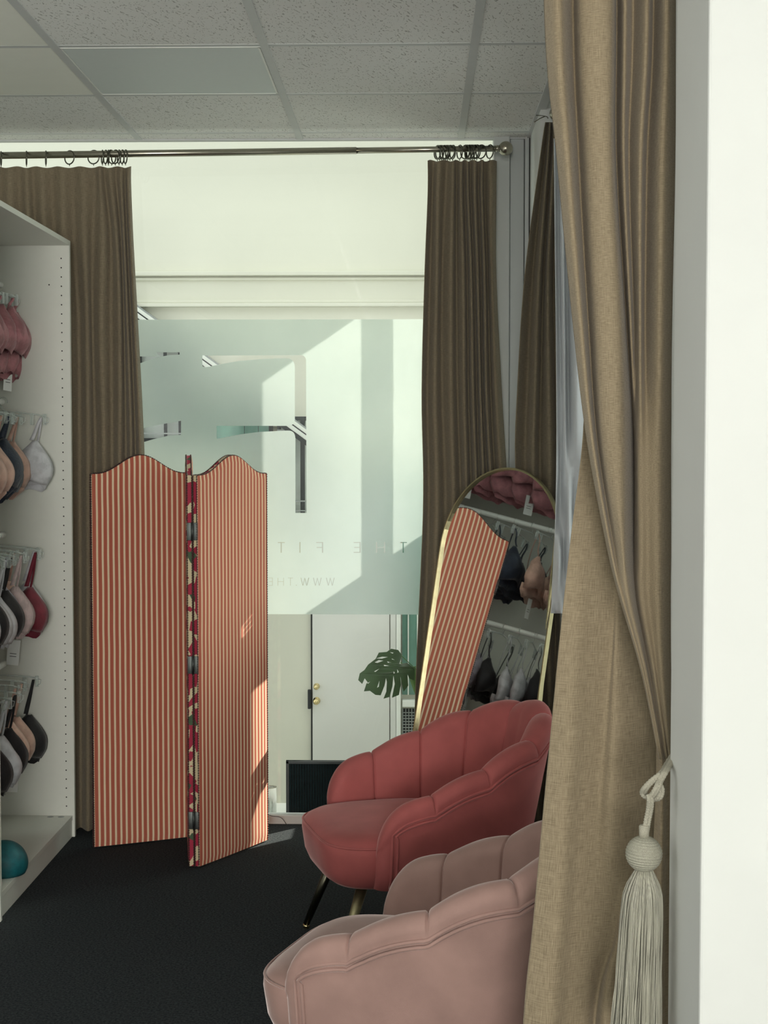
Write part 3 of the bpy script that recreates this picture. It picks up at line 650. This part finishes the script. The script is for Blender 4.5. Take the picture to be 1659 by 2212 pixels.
for px, rz in ((221, .35), (228, .5), (234, .3), (241, -.45), (249, .8), (257, .45), (264, .5), (271, .45)): ring(px, rz, 'dark metal ring crowded above the folded edge of the left curtain', 'rings bunched over the left curtain')
for i, px in enumerate((945, 950, 954, 959, 963, 967, 972, 978, 993, 1005, 1009, 1013, 1017, 1021, 1025, 1030)): ring(px, .50 + .22*math.sin(i*2.3), 'dark metal ring bunched on the pole above the right window curtain', 'rings bunched over the right window curtain')
ring(1039, .8, 'dark metal curtain ring standing between the bunched rings and the last ring before the finial', None); ring(1058, .5, 'dark metal curtain ring nearest the ball finial', None)
# short pole in the recess with a hook bracket
p = at(1194, 243, 4.98)
g = thing('curtain_pole', 'short metal pole end above the corner curtain near the ceiling grid', 'curtain pole', (p.x, 4.98, p.z))
bm = bmesh.new(); tube(bm, [(0.012, 0, 0), (.012, -5.0, 0)], .011, 14); link('tube', bm, M['nickel'], g)
bm = bmesh.new(); lathe(bm, [(0.0, .045), (.012, .04), (.02, .028), (.022, .015), (.016, .0), (.010, -.006), (.010, -.02)], 20, Matrix.Translation((.012, 0, 0)) @ Matrix.Rotation(-PI/2, 4, 'X')); link('finial', bm, M['nickel'], g)
bm = bmesh.new(); q = [at(1158, 249, 5.0), at(1172, 250, 5.0), at(1182, 252, 5.0), at(1184, 256, 5.0)]; q = [v-Vector(g.location) for v in q]
tube(bm, q, .0016, 6); q2 = [at(1154, 264, 5.0), at(1166, 256, 5.0), at(1178, 251, 5.0)]; tube(bm, [v-Vector(g.location) for v in q2], .0016, 6); link('hook', bm, M['ringmetal'], g)
bm = bmesh.new(); a_ = at(1131.5, 303, 5.56); box(bm, (.4165, 5.56, 0), (.4195, 5.60, 2.585)); struct(link('trim_3', bm, M['darkgap'], smooth=False))

# tassel tieback
TY = 2.20
tp = at(1392, 1790, TY)
g = thing('tassel_tieback', 'cream corded tieback with wound ball and long silky tassel beside white wall', 'tassel', tuple(tp))
def tv(px, py, dy=0): return at(px, py, TY+dy) - tp
def rope(bm, pts, r, n=60, twist=5):
    for kx in (-1, 1):
        tube(bm, [cr(pts, i/n) + Vector((kx*r*.5, kx*r*.15, 0)) for i in range(n+1)], [r*(.86+.14*math.sin(i*2.2)) for i in range(n+1)], 9)
bm = bmesh.new()
rope(bm, [tv(1462, 1620, .10), tv(1445, 1646, .05), tv(1432, 1668, .0), tv(1412, 1684, -.01), tv(1396, 1700, -.01), tv(1390, 1712, 0), tv(1397, 1721, 0), tv(1410, 1717, -.012), tv(1420, 1700, -.018), tv(1426, 1686, -.01), tv(1438, 1665, .0), tv(1462, 1625, .09)], .0042, 110)
rope(bm, [tv(1421, 1690, .0), tv(1428, 1706, 0), tv(1424, 1722, 0), tv(1412, 1727, .006), tv(1404, 1722, .01)], .0042, 40)
rope(bm, [tv(1402, 1716, -.01), tv(1405, 1728, -.012), tv(1403, 1750, -.004), tv(1398, 1775, 0), tv(1395, 1795, 0)], .0042, 50)
link('cord', bm, M['cord'], g)
bm = bmesh.new(); Bc = tv(1391, 1844); rad = .0272; prof = []
top_ = tv(1395, 1785); lathe(bm, [(.0075, top_.z-Bc.z-.016), (.0078, top_.z-Bc.z), (.0065, top_.z-Bc.z+.002)], 16, Matrix.Translation(Bc)); link('collar', bm, M['cord'], g)
bm = bmesh.new(); n = 150
for i in range(n+1):
    a_ = -PI/2 + PI*i/n; wv = 1 + .022*math.sin(i*2*PI/(n/19.)); prof.append((rad*math.cos(a_)*wv if 0 < i < n else 0, rad*1.0*math.sin(a_)))
lathe(bm, prof, 40, Matrix.Translation(Bc) @ Matrix.Rotation(math.radians(4), 4, 'Y')); link('ball', bm, mat('cream_wound_thread', (.36, .35, .28), .75, nscale=700, var=.25, bstr=.2), g)
bm = bmesh.new(); zt0 = Bc.z - rad*.86; zb0 = at(1380, 2300, TY).z - tp.z; Ls = zt0 - zb0
for i in range(420):
    a_ = random.random()*2*PI; rr = math.sqrt(random.random()); q = []
    for s in range(9):
        t_ = s/8; R = lerp(.010, .0275, min(1, t_*5)**.5)*(1 + .5*t_) if t_ < 1 else .042
        R = .009 + .0185*min(1, t_*6)**.5 + .012*t_
        q.append(Vector((Bc.x - .012*t_ + math.cos(a_)*R*rr + .0012*math.sin(i*3.1+t_*7), Bc.y + math.sin(a_)*R*rr*.9, zt0 + .004 - Ls*t_*(.93+.07*random.random()))))
    tube(bm, [cr(q, j/20) for j in range(21)], .00115, 5)
link('skirt', bm, M['skirt'], g)

# ---------------------------------------------------------------- folding screen
HS = 1.345
PTS = [Vector((-1.158, 5.242, 0)), Vector((-.826, 5.395, 0)), Vector((-.760, 5.000, 0)), Vector((-.556, 5.350, 0))]
scr = thing('folding_screen', 'folding screen with red and cream striped fabric panels and scalloped tops', 'folding screen', tuple(PTS[2]))
def topz(s):          # ogee profile across a panel, s 0..1
    t = abs(2*s-1); return HS + .066*(.5+.5*math.cos(PI*min(1, t/.93)))**1.15
def panel(A, B, front_side, name='panel', th=.020):
    d = (B-A); L = d.length; d.normalize(); n = Vector((d.y, -d.x, 0))*front_side     # towards the striped face
    O = A - PTS[2]
    mid = n*0; NXp, NZp = 28, 60
    for face, mm, nm in ((1, 'stripe', 'striped_cover'), (-1, 'floral', 'floral_back')):
        pts = []; uv = []
        for i in range(NZp+1):
            r = []; ur = []
            for j in range(NXp+1):
                s = j/NXp; zt2 = topz(s); z = .006 + (zt2-.006)*i/NZp
                e = min(s, 1-s)*L; ez = min(zt2-z, z-.006)
                f = min(1, (e/.018))**.5*min(1, max(ez, 0)/.018)**.5 if e > 0 and ez > 0 else 0
                off = (th/2*.85 + th/2*.30*f + (.0025*math.sin(s*PI) if face > 0 else 0) + (.0012*noise.noise(Vector((s*5, z*4, L*10)))*f if face > 0 else 0))*face
                r.append(O + d*(s*L) + Vector((0, 0, z)) + n*off); ur.append((s*L, z))
            pts.append(r); uv.append(ur)
        bm = bmesh.new(); grid(bm, pts, uv)
        if (face > 0) == (front_side > 0): bmesh.ops.reverse_faces(bm, faces=bm.faces)
        yield link(nm, bm, M[mm], scr)
    # edge band all round
    loop = [(0, z) for z in [topz(0)*i/30 + .006*(1-i/30) for i in range(31)]]
    loop = [(0, .006 + (topz(0)-.006)*i/40) for i in range(41)] + [(j/40, topz(j/40)) for j in range(1, 40)] + [(1, topz(1) - (topz(1)-.006)*i/40) for i in range(41)] + [(1-j/10, .006) for j in range(1, 10)]
    bm = bmesh.new(); w_ = th/2*.86; V = []
    for s, z in loop:
        p = O + d*(s*L) + Vector((0, 0, z)); V.append((bm.verts.new(p+n*w_), bm.verts.new(p-n*w_)))
    for i in range(len(V)): A_, B_ = V[i], V[(i+1) % len(V)]; bm.faces.new((A_[0], B_[0], B_[1], A_[1]))
    yield link('edge_band', bm, M['floral'], scr, smooth=False)
    bm = bmesh.new()
    for side in (1, -1):
        dist = 0; last = None; acc = []
        for s, z in loop[:-9]:
            p = O + d*(s*L + (.0015 if s == 1 else -.0015 if s == 0 else 0)) + Vector((0, 0, z + (.0015 if 0 < s < 1 else 0))) + n*side*w_*.95
            acc.append(p)
        tube(bm, acc, .0013, 5)
        # beads
        tot = [0]
        for a_, b_ in zip(acc, acc[1:]): tot.append(tot[-1] + (b_-a_).length)
        ii = 0; step = .0085; x = 0
        while x < tot[-1]:
            while tot[ii+1] < x: ii += 1
            p = acc[ii].lerp(acc[ii+1], (x-tot[ii])/max(1e-9, tot[ii+1]-tot[ii]))
            bmesh.ops.create_icosphere(bm, subdivisions=1, radius=.0029, matrix=Matrix.Translation(p)); x += step
    yield link('beaded_trim', bm, M['trimcord'], scr)
h = .0115
e1 = (PTS[1]-PTS[0]).normalized(); e2 = (PTS[2]-PTS[1]).normalized(); e3 = (PTS[3]-PTS[2]).normalized()
list(panel(PTS[0], PTS[1] - e1*.008 + Vector((0, 0, 0)), 1))
sh2 = Vector((-.0100, .002, 0))
list(panel(PTS[1]+e2*.012+sh2*1.0, PTS[2]+sh2, -1)); 
sh3 = Vector((.0102, 0, 0))
list(panel(PTS[2]+sh3, PTS[3]+sh3*.6, 1))
for z in (1.155, .70, .165):
    bm = bmesh.new()
    for s in (-1, 1): box(bm, (s*.0115-.0075, -.0045, z-.030), (s*.0115+.0075, -.002, z+.030), bev=.0008)
    tube(bm, [(0, -.006, z-.032), (0, -.006, z+.032)], .0035, 8); link('hinge', bm, M['steel'], scr)

# ---------------------------------------------------------------- arched mirror
PH, LN = math.radians(49), math.radians(11)
W_ = .565; H_ = 1.385
uw = Vector((math.cos(PH), -math.sin(PH), 0)); uu = Vector((math.sin(PH)*math.sin(LN), math.cos(PH)*math.sin(LN), math.cos(LN))); un = uw.cross(uu)
if un.y > 0: un = -un
MB = Vector((.113, 4.785, .012))
mir = thing('floor_mirror', 'tall arched brass-framed floor mirror leaning behind the coral armchair', 'mirror', tuple(MB))
def arch(w, h, inset=0, n=28, r0=.02):
    a = w/2 - inset; b0 = inset; pts = [(a, b0)]; hc = h - w/2
    for i in range(n+1): t_ = PI*i/n; pts.append((a*math.cos(t_), hc + a*math.sin(t_)))
    pts.append((-a, b0)); return pts
def m3(a, b, c): return uw*a + uu*b + un*c
bm = bmesh.new(); V = [bm.verts.new(m3(a, b, 0)) for a, b in arch(W_, H_, .004)]; bm.faces.new(V); V2 = [bm.verts.new(m3(a, b, -.005)) for a, b in arch(W_, H_, .004)]; bm.faces.new(V2[::-1])
for i in range(len(V)): j = (i+1) % len(V); bm.faces.new((V[i], V2[i], V2[j], V[j]))
bmesh.ops.recalc_face_normals(bm, faces=bm.faces); link('mirror_glass', bm, M['mirror'], mir, smooth=False)
bm = bmesh.new(); rings = []
for ins, c_ in ((0, -.006), (0, .009), (.001, .010), (.0055, .010), (.0065, .009), (.0065, -.006)): rings.append([bm.verts.new(m3(a, b, c_)) for a, b in arch(W_, H_, ins)])
for A_, B_ in zip(rings, rings[1:]+rings[:1]):
    for i in range(len(A_)): j = (i+1) % len(A_); bm.faces.new((A_[i], A_[j], B_[j], B_[i]))
bmesh.ops.recalc_face_normals(bm, faces=bm.faces); link('frame', bm, M['brass'], mir, smooth=False)
bm = bmesh.new(); s0 = m3(.12, 1.05, -.02)
box(bm, (-.008, -.002, 0), (.008, .002, .7), bev=.001, mtx=Matrix.Translation(m3(W_/2-.02, .52, -.028)) @ uu.lerp(Vector((.0, .0, 1)), .3).to_track_quat('Z', 'X').to_matrix().to_4x4())
link('stand_strut', bm, M['brass'], mir, smooth=False)

# ---------------------------------------------------------------- shell armchairs
HALF = [(0, -.300), (.105, -.287), (.195, -.230), (.247, -.120), (.264, .0), (.266, .09), (.257, .175)]
def build_chair(label, loc, rz, velv, legm, H0=.50, H1=.685):
    ch = thing('shell_armchair', label, 'armchair', loc, rz)
    pts = [Vector((-x, y, 0)) for x, y in HALF[::-1]] + [Vector((x, y, 0)) for x, y in HALF[1:]]
    dense = [cr(pts, i/400) for i in range(401)]; acc = [0]
    for a, b in zip(dense, dense[1:]): acc.append(acc[-1] + (b-a).length)
    T = acc[-1]
    def pos(s):
        x = (s+1)/2*T; lo, hi = 0, 400
        while hi-lo > 1:
            m_ = (lo+hi)//2
            if acc[m_] <= x: lo = m_
            else: hi = m_
        f = (x-acc[lo])/(acc[hi]-acc[lo]); p = dense[lo].lerp(dense[hi], f); t_ = (dense[min(400, hi+2)]-dense[max(0, lo-2)]).normalized()
        return p, Vector((t_.y, -t_.x, 0))            # position, outward normal
    seams = [-.77, -.54, -.33, -.115, .115, .33, .54, .77]
    def lobe(s):
        e = [-1.23] + seams + [1.23]
        for a, b in zip(e, e[1:]):
            if a <= s <= b: t_ = (s-a)/(b-a); return .55*math.sin(PI*t_) + .45*math.sin(PI*t_)**.3
        return 0
    def top(s):
        a = abs(s); st = lambda x: x*x*(3-2*x)
        b = H0 + (H1-H0)*st(max(0, 1 - a/.86))**.85
        z = b + .016*(lobe(s)-.75)
        if a > .76: q = min(1, (a-.76)/.24); z = .335 + (z-.335)*math.sqrt(max(0, 1-q**2.3))
        return z
    def shell(s):
        p, n = pos(s); a = abs(s); H = top(s); lb = lobe(s); back = max(0, 1-a/.55)
        Tk = .070 + .012*back; nose = 1 if a < .93 else math.sqrt(max(0.0, 1-((a-.93)/.07)**2)); Tk = max(.004, Tk*nose); r = Tk/2
        fl_ = .13 + .09*back
        gr = sum(math.exp(-((s-x_)/.0035)**2) for x_ in seams)
        def q(z, off): return p + n*(off + (z-.24)*fl_) + Vector((0, 0, z))
        out = []
        zi0 = .28; zc = max(H-r, zi0+.01)
        for i in range(13):
            t_ = i/12; z = lerp(zi0, zc, t_); out.append(q(z, -r + gr*.005 - .010*(lb-.5)*nose*min(1, t_*2.5)))
        for i in range(1, 9):
            an = PI*i/9; out.append(q(zc + (r-gr*.005)*math.sin(an), -math.cos(an)*(r - gr*.005 + (.010*(lb-.5)*nose if an < PI/2 else .004*nose*(lb-.5)))))
        zp = H - .052*nose
        for i in range(15):
            t_ = i/14; z = lerp(zc, .235, t_); o_ = r - (0 if z > zp else .005)
            if z < .30: o_ -= .028*((.30-z)/.065)**2
            out.append(q(z, o_))
        return out
    cols = []
    ss = sorted(set([-1+2*i/150 for i in range(151)] + [x+dx for x in seams for dx in (-.008, -.003, 0, .003, .008)] + [sg*(1-.002*k_*k_) for k_ in range(5) for sg in (-1, 1)]))
    for s in ss: cols.append(shell(s))
    bm = bmesh.new(); grid(bm, cols); bmesh.ops.recalc_face_normals(bm, faces=bm.faces)
    link('back_shell', bm, velv, ch)
    bm = bmesh.new()
    for dz in (0, .0125):
        path = []
        for i in range(181):
            s = -.925+1.85*i/180; H = top(s); col_ = shell(s)
            p, n = pos(s); a = abs(s); back = max(0, 1-a/.55); r = (.066+.012*back)/2; fl_ = .13+.09*back; z = max(.26, H-.05-dz - (.0 if a < .8 else 0)); path.append(p + n*(r + .0005 + (z-.24)*fl_) + Vector((0, 0, z)))
        for e_, sg in ((0, -1), (-1, 1)):
            s = sg*(.94-dz*1.8); p, n = pos(s); add = []
            for k_ in range(7):
                z = lerp(path[e_].z-.01, .245, k_/6); r = .031; o_ = r - (.028*((.30-z)/.065)**2 if z < .30 else 0); add.append(p + n*(o_ + (z-.24)*.13) + Vector((0, 0, z)))
            if sg < 0: path = add[::-1] + path
            else: path = path + add
        tube(bm, path, .0042, 7)
    link('piping', bm, velv, ch)
    # seat: rounded block, wider in front, with a seam round its crown
    def outline(off, n_=72):
        o = []
        for i in range(n_):
            a = 2*PI*i/n_; c, s = math.cos(a), math.sin(a); e = .46
            x = (.252+off)*math.copysign(abs(c)**e, c); yy = ((.235 if s > 0 else .25)+off)*math.copysign(abs(s)**(.50 if s > 0 else .8), s)
            y = .055 + yy
            if y > .16: x *= 1 + .0*(y-.16)
            if y > .12: x *= 1 - .45*(y-.12)
            o.append((x, y))
        return o
    lay = [(-.050, .224), (-.032, .228), (-.016, .240), (-.004, .268), (.004, .325), (.003, .343), (-.004, .350), (-.010, .357), (-.03, .368), (-.07, .374), (-.13, .377), (-.20, .378)]
    bm = bmesh.new(); R = []
    for off, z in lay:
        R.append([bm.verts.new((x, y, z + (.006*math.exp(-((x/.16)**2+((y-.02)/.14)**2)) if z > .35 else 0))) for x, y in outline(off)])
    for A_, B_ in zip(R, R[1:]):
        for i in range(72): j = (i+1) % 72; bm.faces.new((A_[i], A_[j], B_[j], B_[i]))
    bm.faces.new(R[0][::-1]); bm.faces.new(R[-1]); link('seat', bm, velv, ch)
    bm = bmesh.new(); tube(bm, [Vector((x, y, .3475)) for x, y in outline(.0015)], .0028, 6, closed=True); link('seat_seam', bm, velv, ch)
    bm = bmesh.new(); box(bm, (-.15, -.18, .218), (.15, .19, .226), bev=.003); link('underframe', bm, M['black'], ch)
    for sx, sy in ((-1, 1), (1, 1), (-1, -1), (1, -1)):
        a = Vector((sx*.155, .18 if sy > 0 else -.15, .235)); b = Vector((sx*.195, .262 if sy > 0 else -.25, .012))
        bm = bmesh.new(); tube(bm, [a, b], [.0165, .0095], 16); lg = link('leg', bm, legm[(sx+1)//2], ch)  # near and far legs differ only by light put into their metal colour
        bm = bmesh.new(); tube(bm, [b, b-Vector((0, 0, .004)), Vector((b.x+sx*.001, b.y, .0))], [.0098, .0105, .0085], 14); link('foot_cap', bm, M['gold'], lg)
    return ch
build_chair('coral red velvet shell-back armchair with dark tapered legs beside the mirror', (-.021, 4.270, 0), math.radians(107.5), M['coral'], (M['brass'], M['shadedbrass']))
build_chair('blush pink velvet shell-back armchair in front of the coral one', (.0, 3.11, 0), math.radians(70.7), M['blush'], (M['brass'], M['shadedbrass']))

# ---------------------------------------------------------------- open wardrobe unit on the left
UX0, UX1, UY0, UY1, UH = -1.86, -1.262, 4.43, 5.41, 2.19
un_ = thing('wardrobe_unit', 'white open-fronted wardrobe unit with drilled side panel at left', 'wardrobe', (UX1, UY1, 0))
def U(lo, hi, name, bev=.001): 
    bm = bmesh.new(); o_ = Vector((UX1, UY1, 0)); box(bm, Vector(lo)-o_, Vector(hi)-o_, bev=bev); return link(name, bm, M['whiteboard'], un_, smooth=False)
U((UX0, UY1-.018, 0), (UX1, UY1, UH-.018), 'side_panel'); U((UX0, UY0-.018, 0), (UX1, UY0, UH-.018), 'side_panel')
U((UX0, UY0-.018, UH-.018), (UX1, UY1, UH), 'top_board'); U((UX0, UY0, .062), (UX1-.008, UY1-.018, .08), 'bottom_board')
U((UX1-.028, UY0, 0), (UX1-.010, UY1-.018, .0615), 'plinth'); U((UX0, UY0, .08), (UX0+.006, UY1-.018, UH-.018), 'back_panel', 0)
bm = bmesh.new(); lathe(bm, [(0, 0), (.0026, 0), (.0026, .0006)], 10, Matrix.Rotation(PI/2, 4, 'X'))
ph = link('pin_hole', bm, M['darkgap'], un_, smooth=False); first = True
for x_, z_ in [(-.030, .115+i*.0335) for i in range(61) if .115+i*.0335 < UH-.06] + [(-.075, 2.03)]:
    o_ = ph if first else ph.copy()
    if not first: COL.objects.link(o_); o_.parent = un_
    first = False; o_.location = (x_, -.0185, z_)
bm = bmesh.new()
for xo in (-.085, -.045): lathe(bm, [(0, .0008), (.011, .0008), (.012, 0)], 14, Matrix.Translation((xo, -.04, .0802)))
link('cam_cover', bm, M['greyframe'], un_)
RX = -1.515
railz = [2.03, 1.605, 1.12, .645]
rn = ['white hanging rail at the top of the wardrobe unit', 'white hanging rail second from the top of the wardrobe unit', 'white hanging rail third from the top of the wardrobe unit', 'white hanging rail lowest in the wardrobe unit']
for z, l in zip(railz, rn):
    bm = bmesh.new(); n_ = 12; ys = [UY0 + (UY1-.018-UY0)*i/n_ for i in range(n_+1)]
    for a, b in zip(ys, ys[1:]): tube(bm, [(RX, a+.0008, z), (RX, a+.0045, z), (RX, b-.0045, z), (RX, b-.0008, z)], [.011, .0125, .0125, .011], 16)
    tube(bm, [(RX, UY0, z), (RX, UY1-.018, z)], .0105, 12)
    tag(link('hanging_rail', bm, M['exttrim']), l, 'rail')

# ---------------------------------------------------------------- hangers and bras
def hanger_mesh(hw):
    bm = bmesh.new()
    tube(bm, [(-.0165*math.cos(t_*PI/10 - .9), 0, .0165*math.sin(t_*PI/10-.9)+.0) for t_ in range(-1, 13)] + [(0, 0, -.02)], .0013, 6)
    bm.free(); bm = bmesh.new()
    hk = [Vector((.0155*math.cos(a), 0, .0155*math.sin(a))) for a in [(-20+20*i)*PI/180 for i in range(13)]]; hk = hk + [Vector((-.004, 0, -.022)), Vector((0, 0, -.035))]
    tube(bm, hk, .0014, 7)
    arm = [Vector((-hw, 0, -.055)), Vector((-hw*.8, 0, -.047)), Vector((-hw*.4, 0, -.04)), Vector((0, 0, -.034)), Vector((hw*.4, 0, -.04)), Vector((hw*.8, 0, -.047)), Vector((hw, 0, -.055))]
    tube(bm, arm, .0028, 8)
    for s in (-1, 1):
        for q in (.68, .98): box(bm, (s*hw*q-.006, -.005, -.085), (s*hw*q+.006, .005, -.045), bev=.001)
        tube(bm, [(s*hw*.98, 0, -.055), (s*hw*1.08, 0, -.060), (s*hw*1.06, 0, -.075), (s*hw*.98, 0, -.08)], .0018, 6)
    me = bpy.data.meshes.new('hanger'); bm.to_mesh(me); bm.free(); me.materials.append(M['plastic'])
    for p in me.polygons: p.use_smooth = True
    return me
HM = hanger_mesh(.15)
def make_bra(mt, label, loc, rz, drop=.20, size=1.0, tag_m=None, grp=None, tilt=0, long_=0):
    b = thing('bra', label, 'bra', loc, rz, grp); b.rotation_euler = (tilt, 0, rz)
    ct = -.06 - drop                     # top of the cups
    for s in (-1, 1):
        bm = bmesh.new(); pts = []; nU, nV = 16, 14; cx = s*.088*size; seed = random.random()*9
        for i in range(nV+1):
            v = i/nV; z = ct - .155*size*v; r = []; wv_ = math.sin(PI/2*min(1, v/.70))**1.15*(1-.16*max(0, v-.8)/.2)
            for j in range(nU+1):
                u = j/nU*2-1
                wdt = .007+.078*size*wv_; x = cx + u*wdt + s*.030*(1-v)
                dep = -.058*size*max(0, 1-u*u)**.7*math.sin(PI*(.04+.80*v**1.3))**.9
                nz = noise.noise(Vector((x*22, z*18, seed)))*.012 + noise.noise(Vector((x*60, z*35, seed)))*.005
                r.append(Vector((x, dep-.006+nz, z + .010*math.cos(u*3)*v)))
            pts.append(r)
        grid(bm, pts); o = link('cup', bm, mt, b); sm = o.modifiers.new('t', 'SOLIDIFY'); sm.thickness = .003
        bm = bmesh.new(); A_ = Vector((s*.135, 0, -.058)); Bp = Vector((cx+s*.018, -.012, ct+.004)); pts = []
        for i in range(13):
            t_ = i/12; p = A_.lerp(Bp, t_) + Vector((0, -.004*math.sin(t_*PI*2), 0)); w2 = .005 + .003*t_
            pts.append([p-Vector((w2, 0, 0)), p+Vector((w2, 0, 0))])
        A2 = Vector((s*.135, .004, -.058)); B2 = Vector((s*.09, .03, ct-.08)); rows2 = []
        grid(bm, pts)
        for i in range(13):
            t_ = i/12; p = A2.lerp(B2, t_) + Vector((s*.006*math.sin(t_*PI), .006*math.sin(t_*PI), 0)); rows2.append([p-Vector((.004, 0, 0)), p+Vector((.004, 0, 0))])
        grid(bm, rows2); o = link('strap', bm, mt, b); sm = o.modifiers.new('t', 'SOLIDIFY'); sm.thickness = .0015
    bm = bmesh.new(); loop = []; zb_ = ct - .150*size; hb = .026+long_
    for i in range(41):
        a = 2*PI*i/40; x = .160*size*math.cos(a); y = .004 + .022*size*math.sin(a) + .004*math.sin(5*a); z = zb_ - .012*math.sin(a) + .006*math.sin(3*a+loc[1]*9)
        loop.append([Vector((x, y, z+.008)), Vector((x*.99, y+.002, z-hb*.5)), Vector((x*(.96-.15*(long_ > 0)), y, z-hb + .004*math.sin(a*9)))])
    grid(bm, loop); o = link('band', bm, mt, b); sm = o.modifiers.new('t', 'SOLIDIFY'); sm.thickness = .002
    if tag_m:
        bm = bmesh.new(); box(bm, (.075, -.012, zb_-.125), (.118, -.011, zb_-.035), mtx=Matrix.Rotation(.1, 4, 'Y'))
        tg = link('price_tag', bm, tag_m, b, smooth=False)
        bm = bmesh.new()
        for q_ in (0, .010): box(bm, (.085, -.0128, zb_-.085-q_), (.108, -.0122, zb_-.083-q_), mtx=Matrix.Rotation(.1, 4, 'Y'))
        link('print', bm, M['ink'], tg, smooth=False)
    return b
rail_items = [
 [('pinklace', 5.27, 0), ('pinklace', 5.17, 0), ('pinklace', 5.07, 0), ('pinklace', 4.97, 0), ('pinklace', 4.87, 0), ('pinklace', 4.77, 0)],
 [('white', 5.33, .022), ('beige', 5.25, -.045), ('navy', 5.17, -.05), ('navy', 5.06, -.02), ('navy', 4.98, 0), ('beige', 4.89, 0), ('beige', 4.80, 0), ('white', 4.70, 0)],
 [('white', 5.345, -.012), ('red', 5.27, .012), ('beige', 5.20, -.05), ('ivory', 5.12, .0), ('lilac', 5.05, -.03), ('black', 4.98, 0), ('white', 4.91, 0), ('white', 4.84, 0), ('black', 4.77, 0), ('white', 4.70, 0)],
 [('black', 5.33, -.018), ('beige', 5.23, -.035), ('beige', 5.13, -.03), ('black', 5.02, 0), ('white', 4.92, 0), ('black', 4.82, 0)]]
cname = dict(pinklace='dusty pink lace', navy='navy blue lace', beige='peach beige', white='plain white', ivory='pale pink ribbed', red='burgundy red', black='plain black', lilac='lilac grey lace')
shelf = ['top rail', 'second rail down', 'third rail down', 'lowest rail']
ordn = ['farthest', 'second farthest', 'third farthest', 'fourth farthest', 'fifth farthest', 'sixth farthest', 'seventh farthest', 'eighth farthest', 'ninth farthest', 'tenth farthest', 'eleventh farthest', 'twelfth farthest']
for ri, items in enumerate(rail_items):
    for k_, (cn, y, dx_) in enumerate(items):
        z = railz[ri]; rz = dict(pinklace=1.05, navy=.42, beige=.30, black=.25).get(cn, .12) + random.uniform(-.12, .12)
        lab = '%s bra, %s on the %s of the wardrobe' % (cname[cn], ordn[k_], shelf[ri])
        tg = M['paper'] if (k_+ri) % 3 == 0 else None
        if ri == 3 and k_ == 1: tg = M['greycard']
        if ri == 3 and k_ == 2: tg = M['kraft']
        make_bra(BR[cn], lab, (RX+dx_, y, z), rz, drop=[.03, .09, .11, .12][ri]+random.uniform(-.015, .015), size=[1.05, .98, .98, 1.0][ri]*random.uniform(.95, 1.03), tag_m=tg, grp='bras on the ' + shelf[ri], tilt=random.uniform(-.04, .04), long_=.06 if ri in (0,) else (.02 if cn in ('navy', 'beige') else 0))
        h = bpy.data.objects.new('hanger', HM); COL.objects.link(h); h.location = (RX+dx_, y+.003, z); h.rotation_euler = (0, 0, rz)
        tag(h, 'clear hanger of the %s bra, %s on the %s' % (cname[cn], ordn[k_], shelf[ri]), 'hanger', 'hangers on the ' + shelf[ri])
# teal moulded cup and a pale one on the bottom board
p = atz(26, 1890, .08)
bm = bmesh.new(); pts = []
prof = [(0, .105)] + [(.075*math.sin(i*PI/24)*1.0 if i < 13 else .075, .03+.075*math.cos(i*PI/24)) for i in range(1, 13)] + [(.073, .015), (.066, .0), (.0, .0)]
lathe(bm, prof, 36); o = link('sponge_bag', bm, M['teal'], loc=(p.x-.03, p.y+.02, .08)); o.rotation_euler = (0, 0, .3)
tag(o, 'rounded teal fabric pouch on the bottom board of the wardrobe', 'pouch')
p = atz(8, 1900, .08)
bm = bmesh.new(); lathe(bm, [(0, .035), (.02, .033), (.038, .022), (.042, .01), (.038, 0), (0, 0)], 24); o = link('pouch', bm, BR['ivory'], loc=(p.x-.025, p.y-.08, .08))
tag(o, 'pale pink soft pouch lying in front of the teal one', 'pouch')
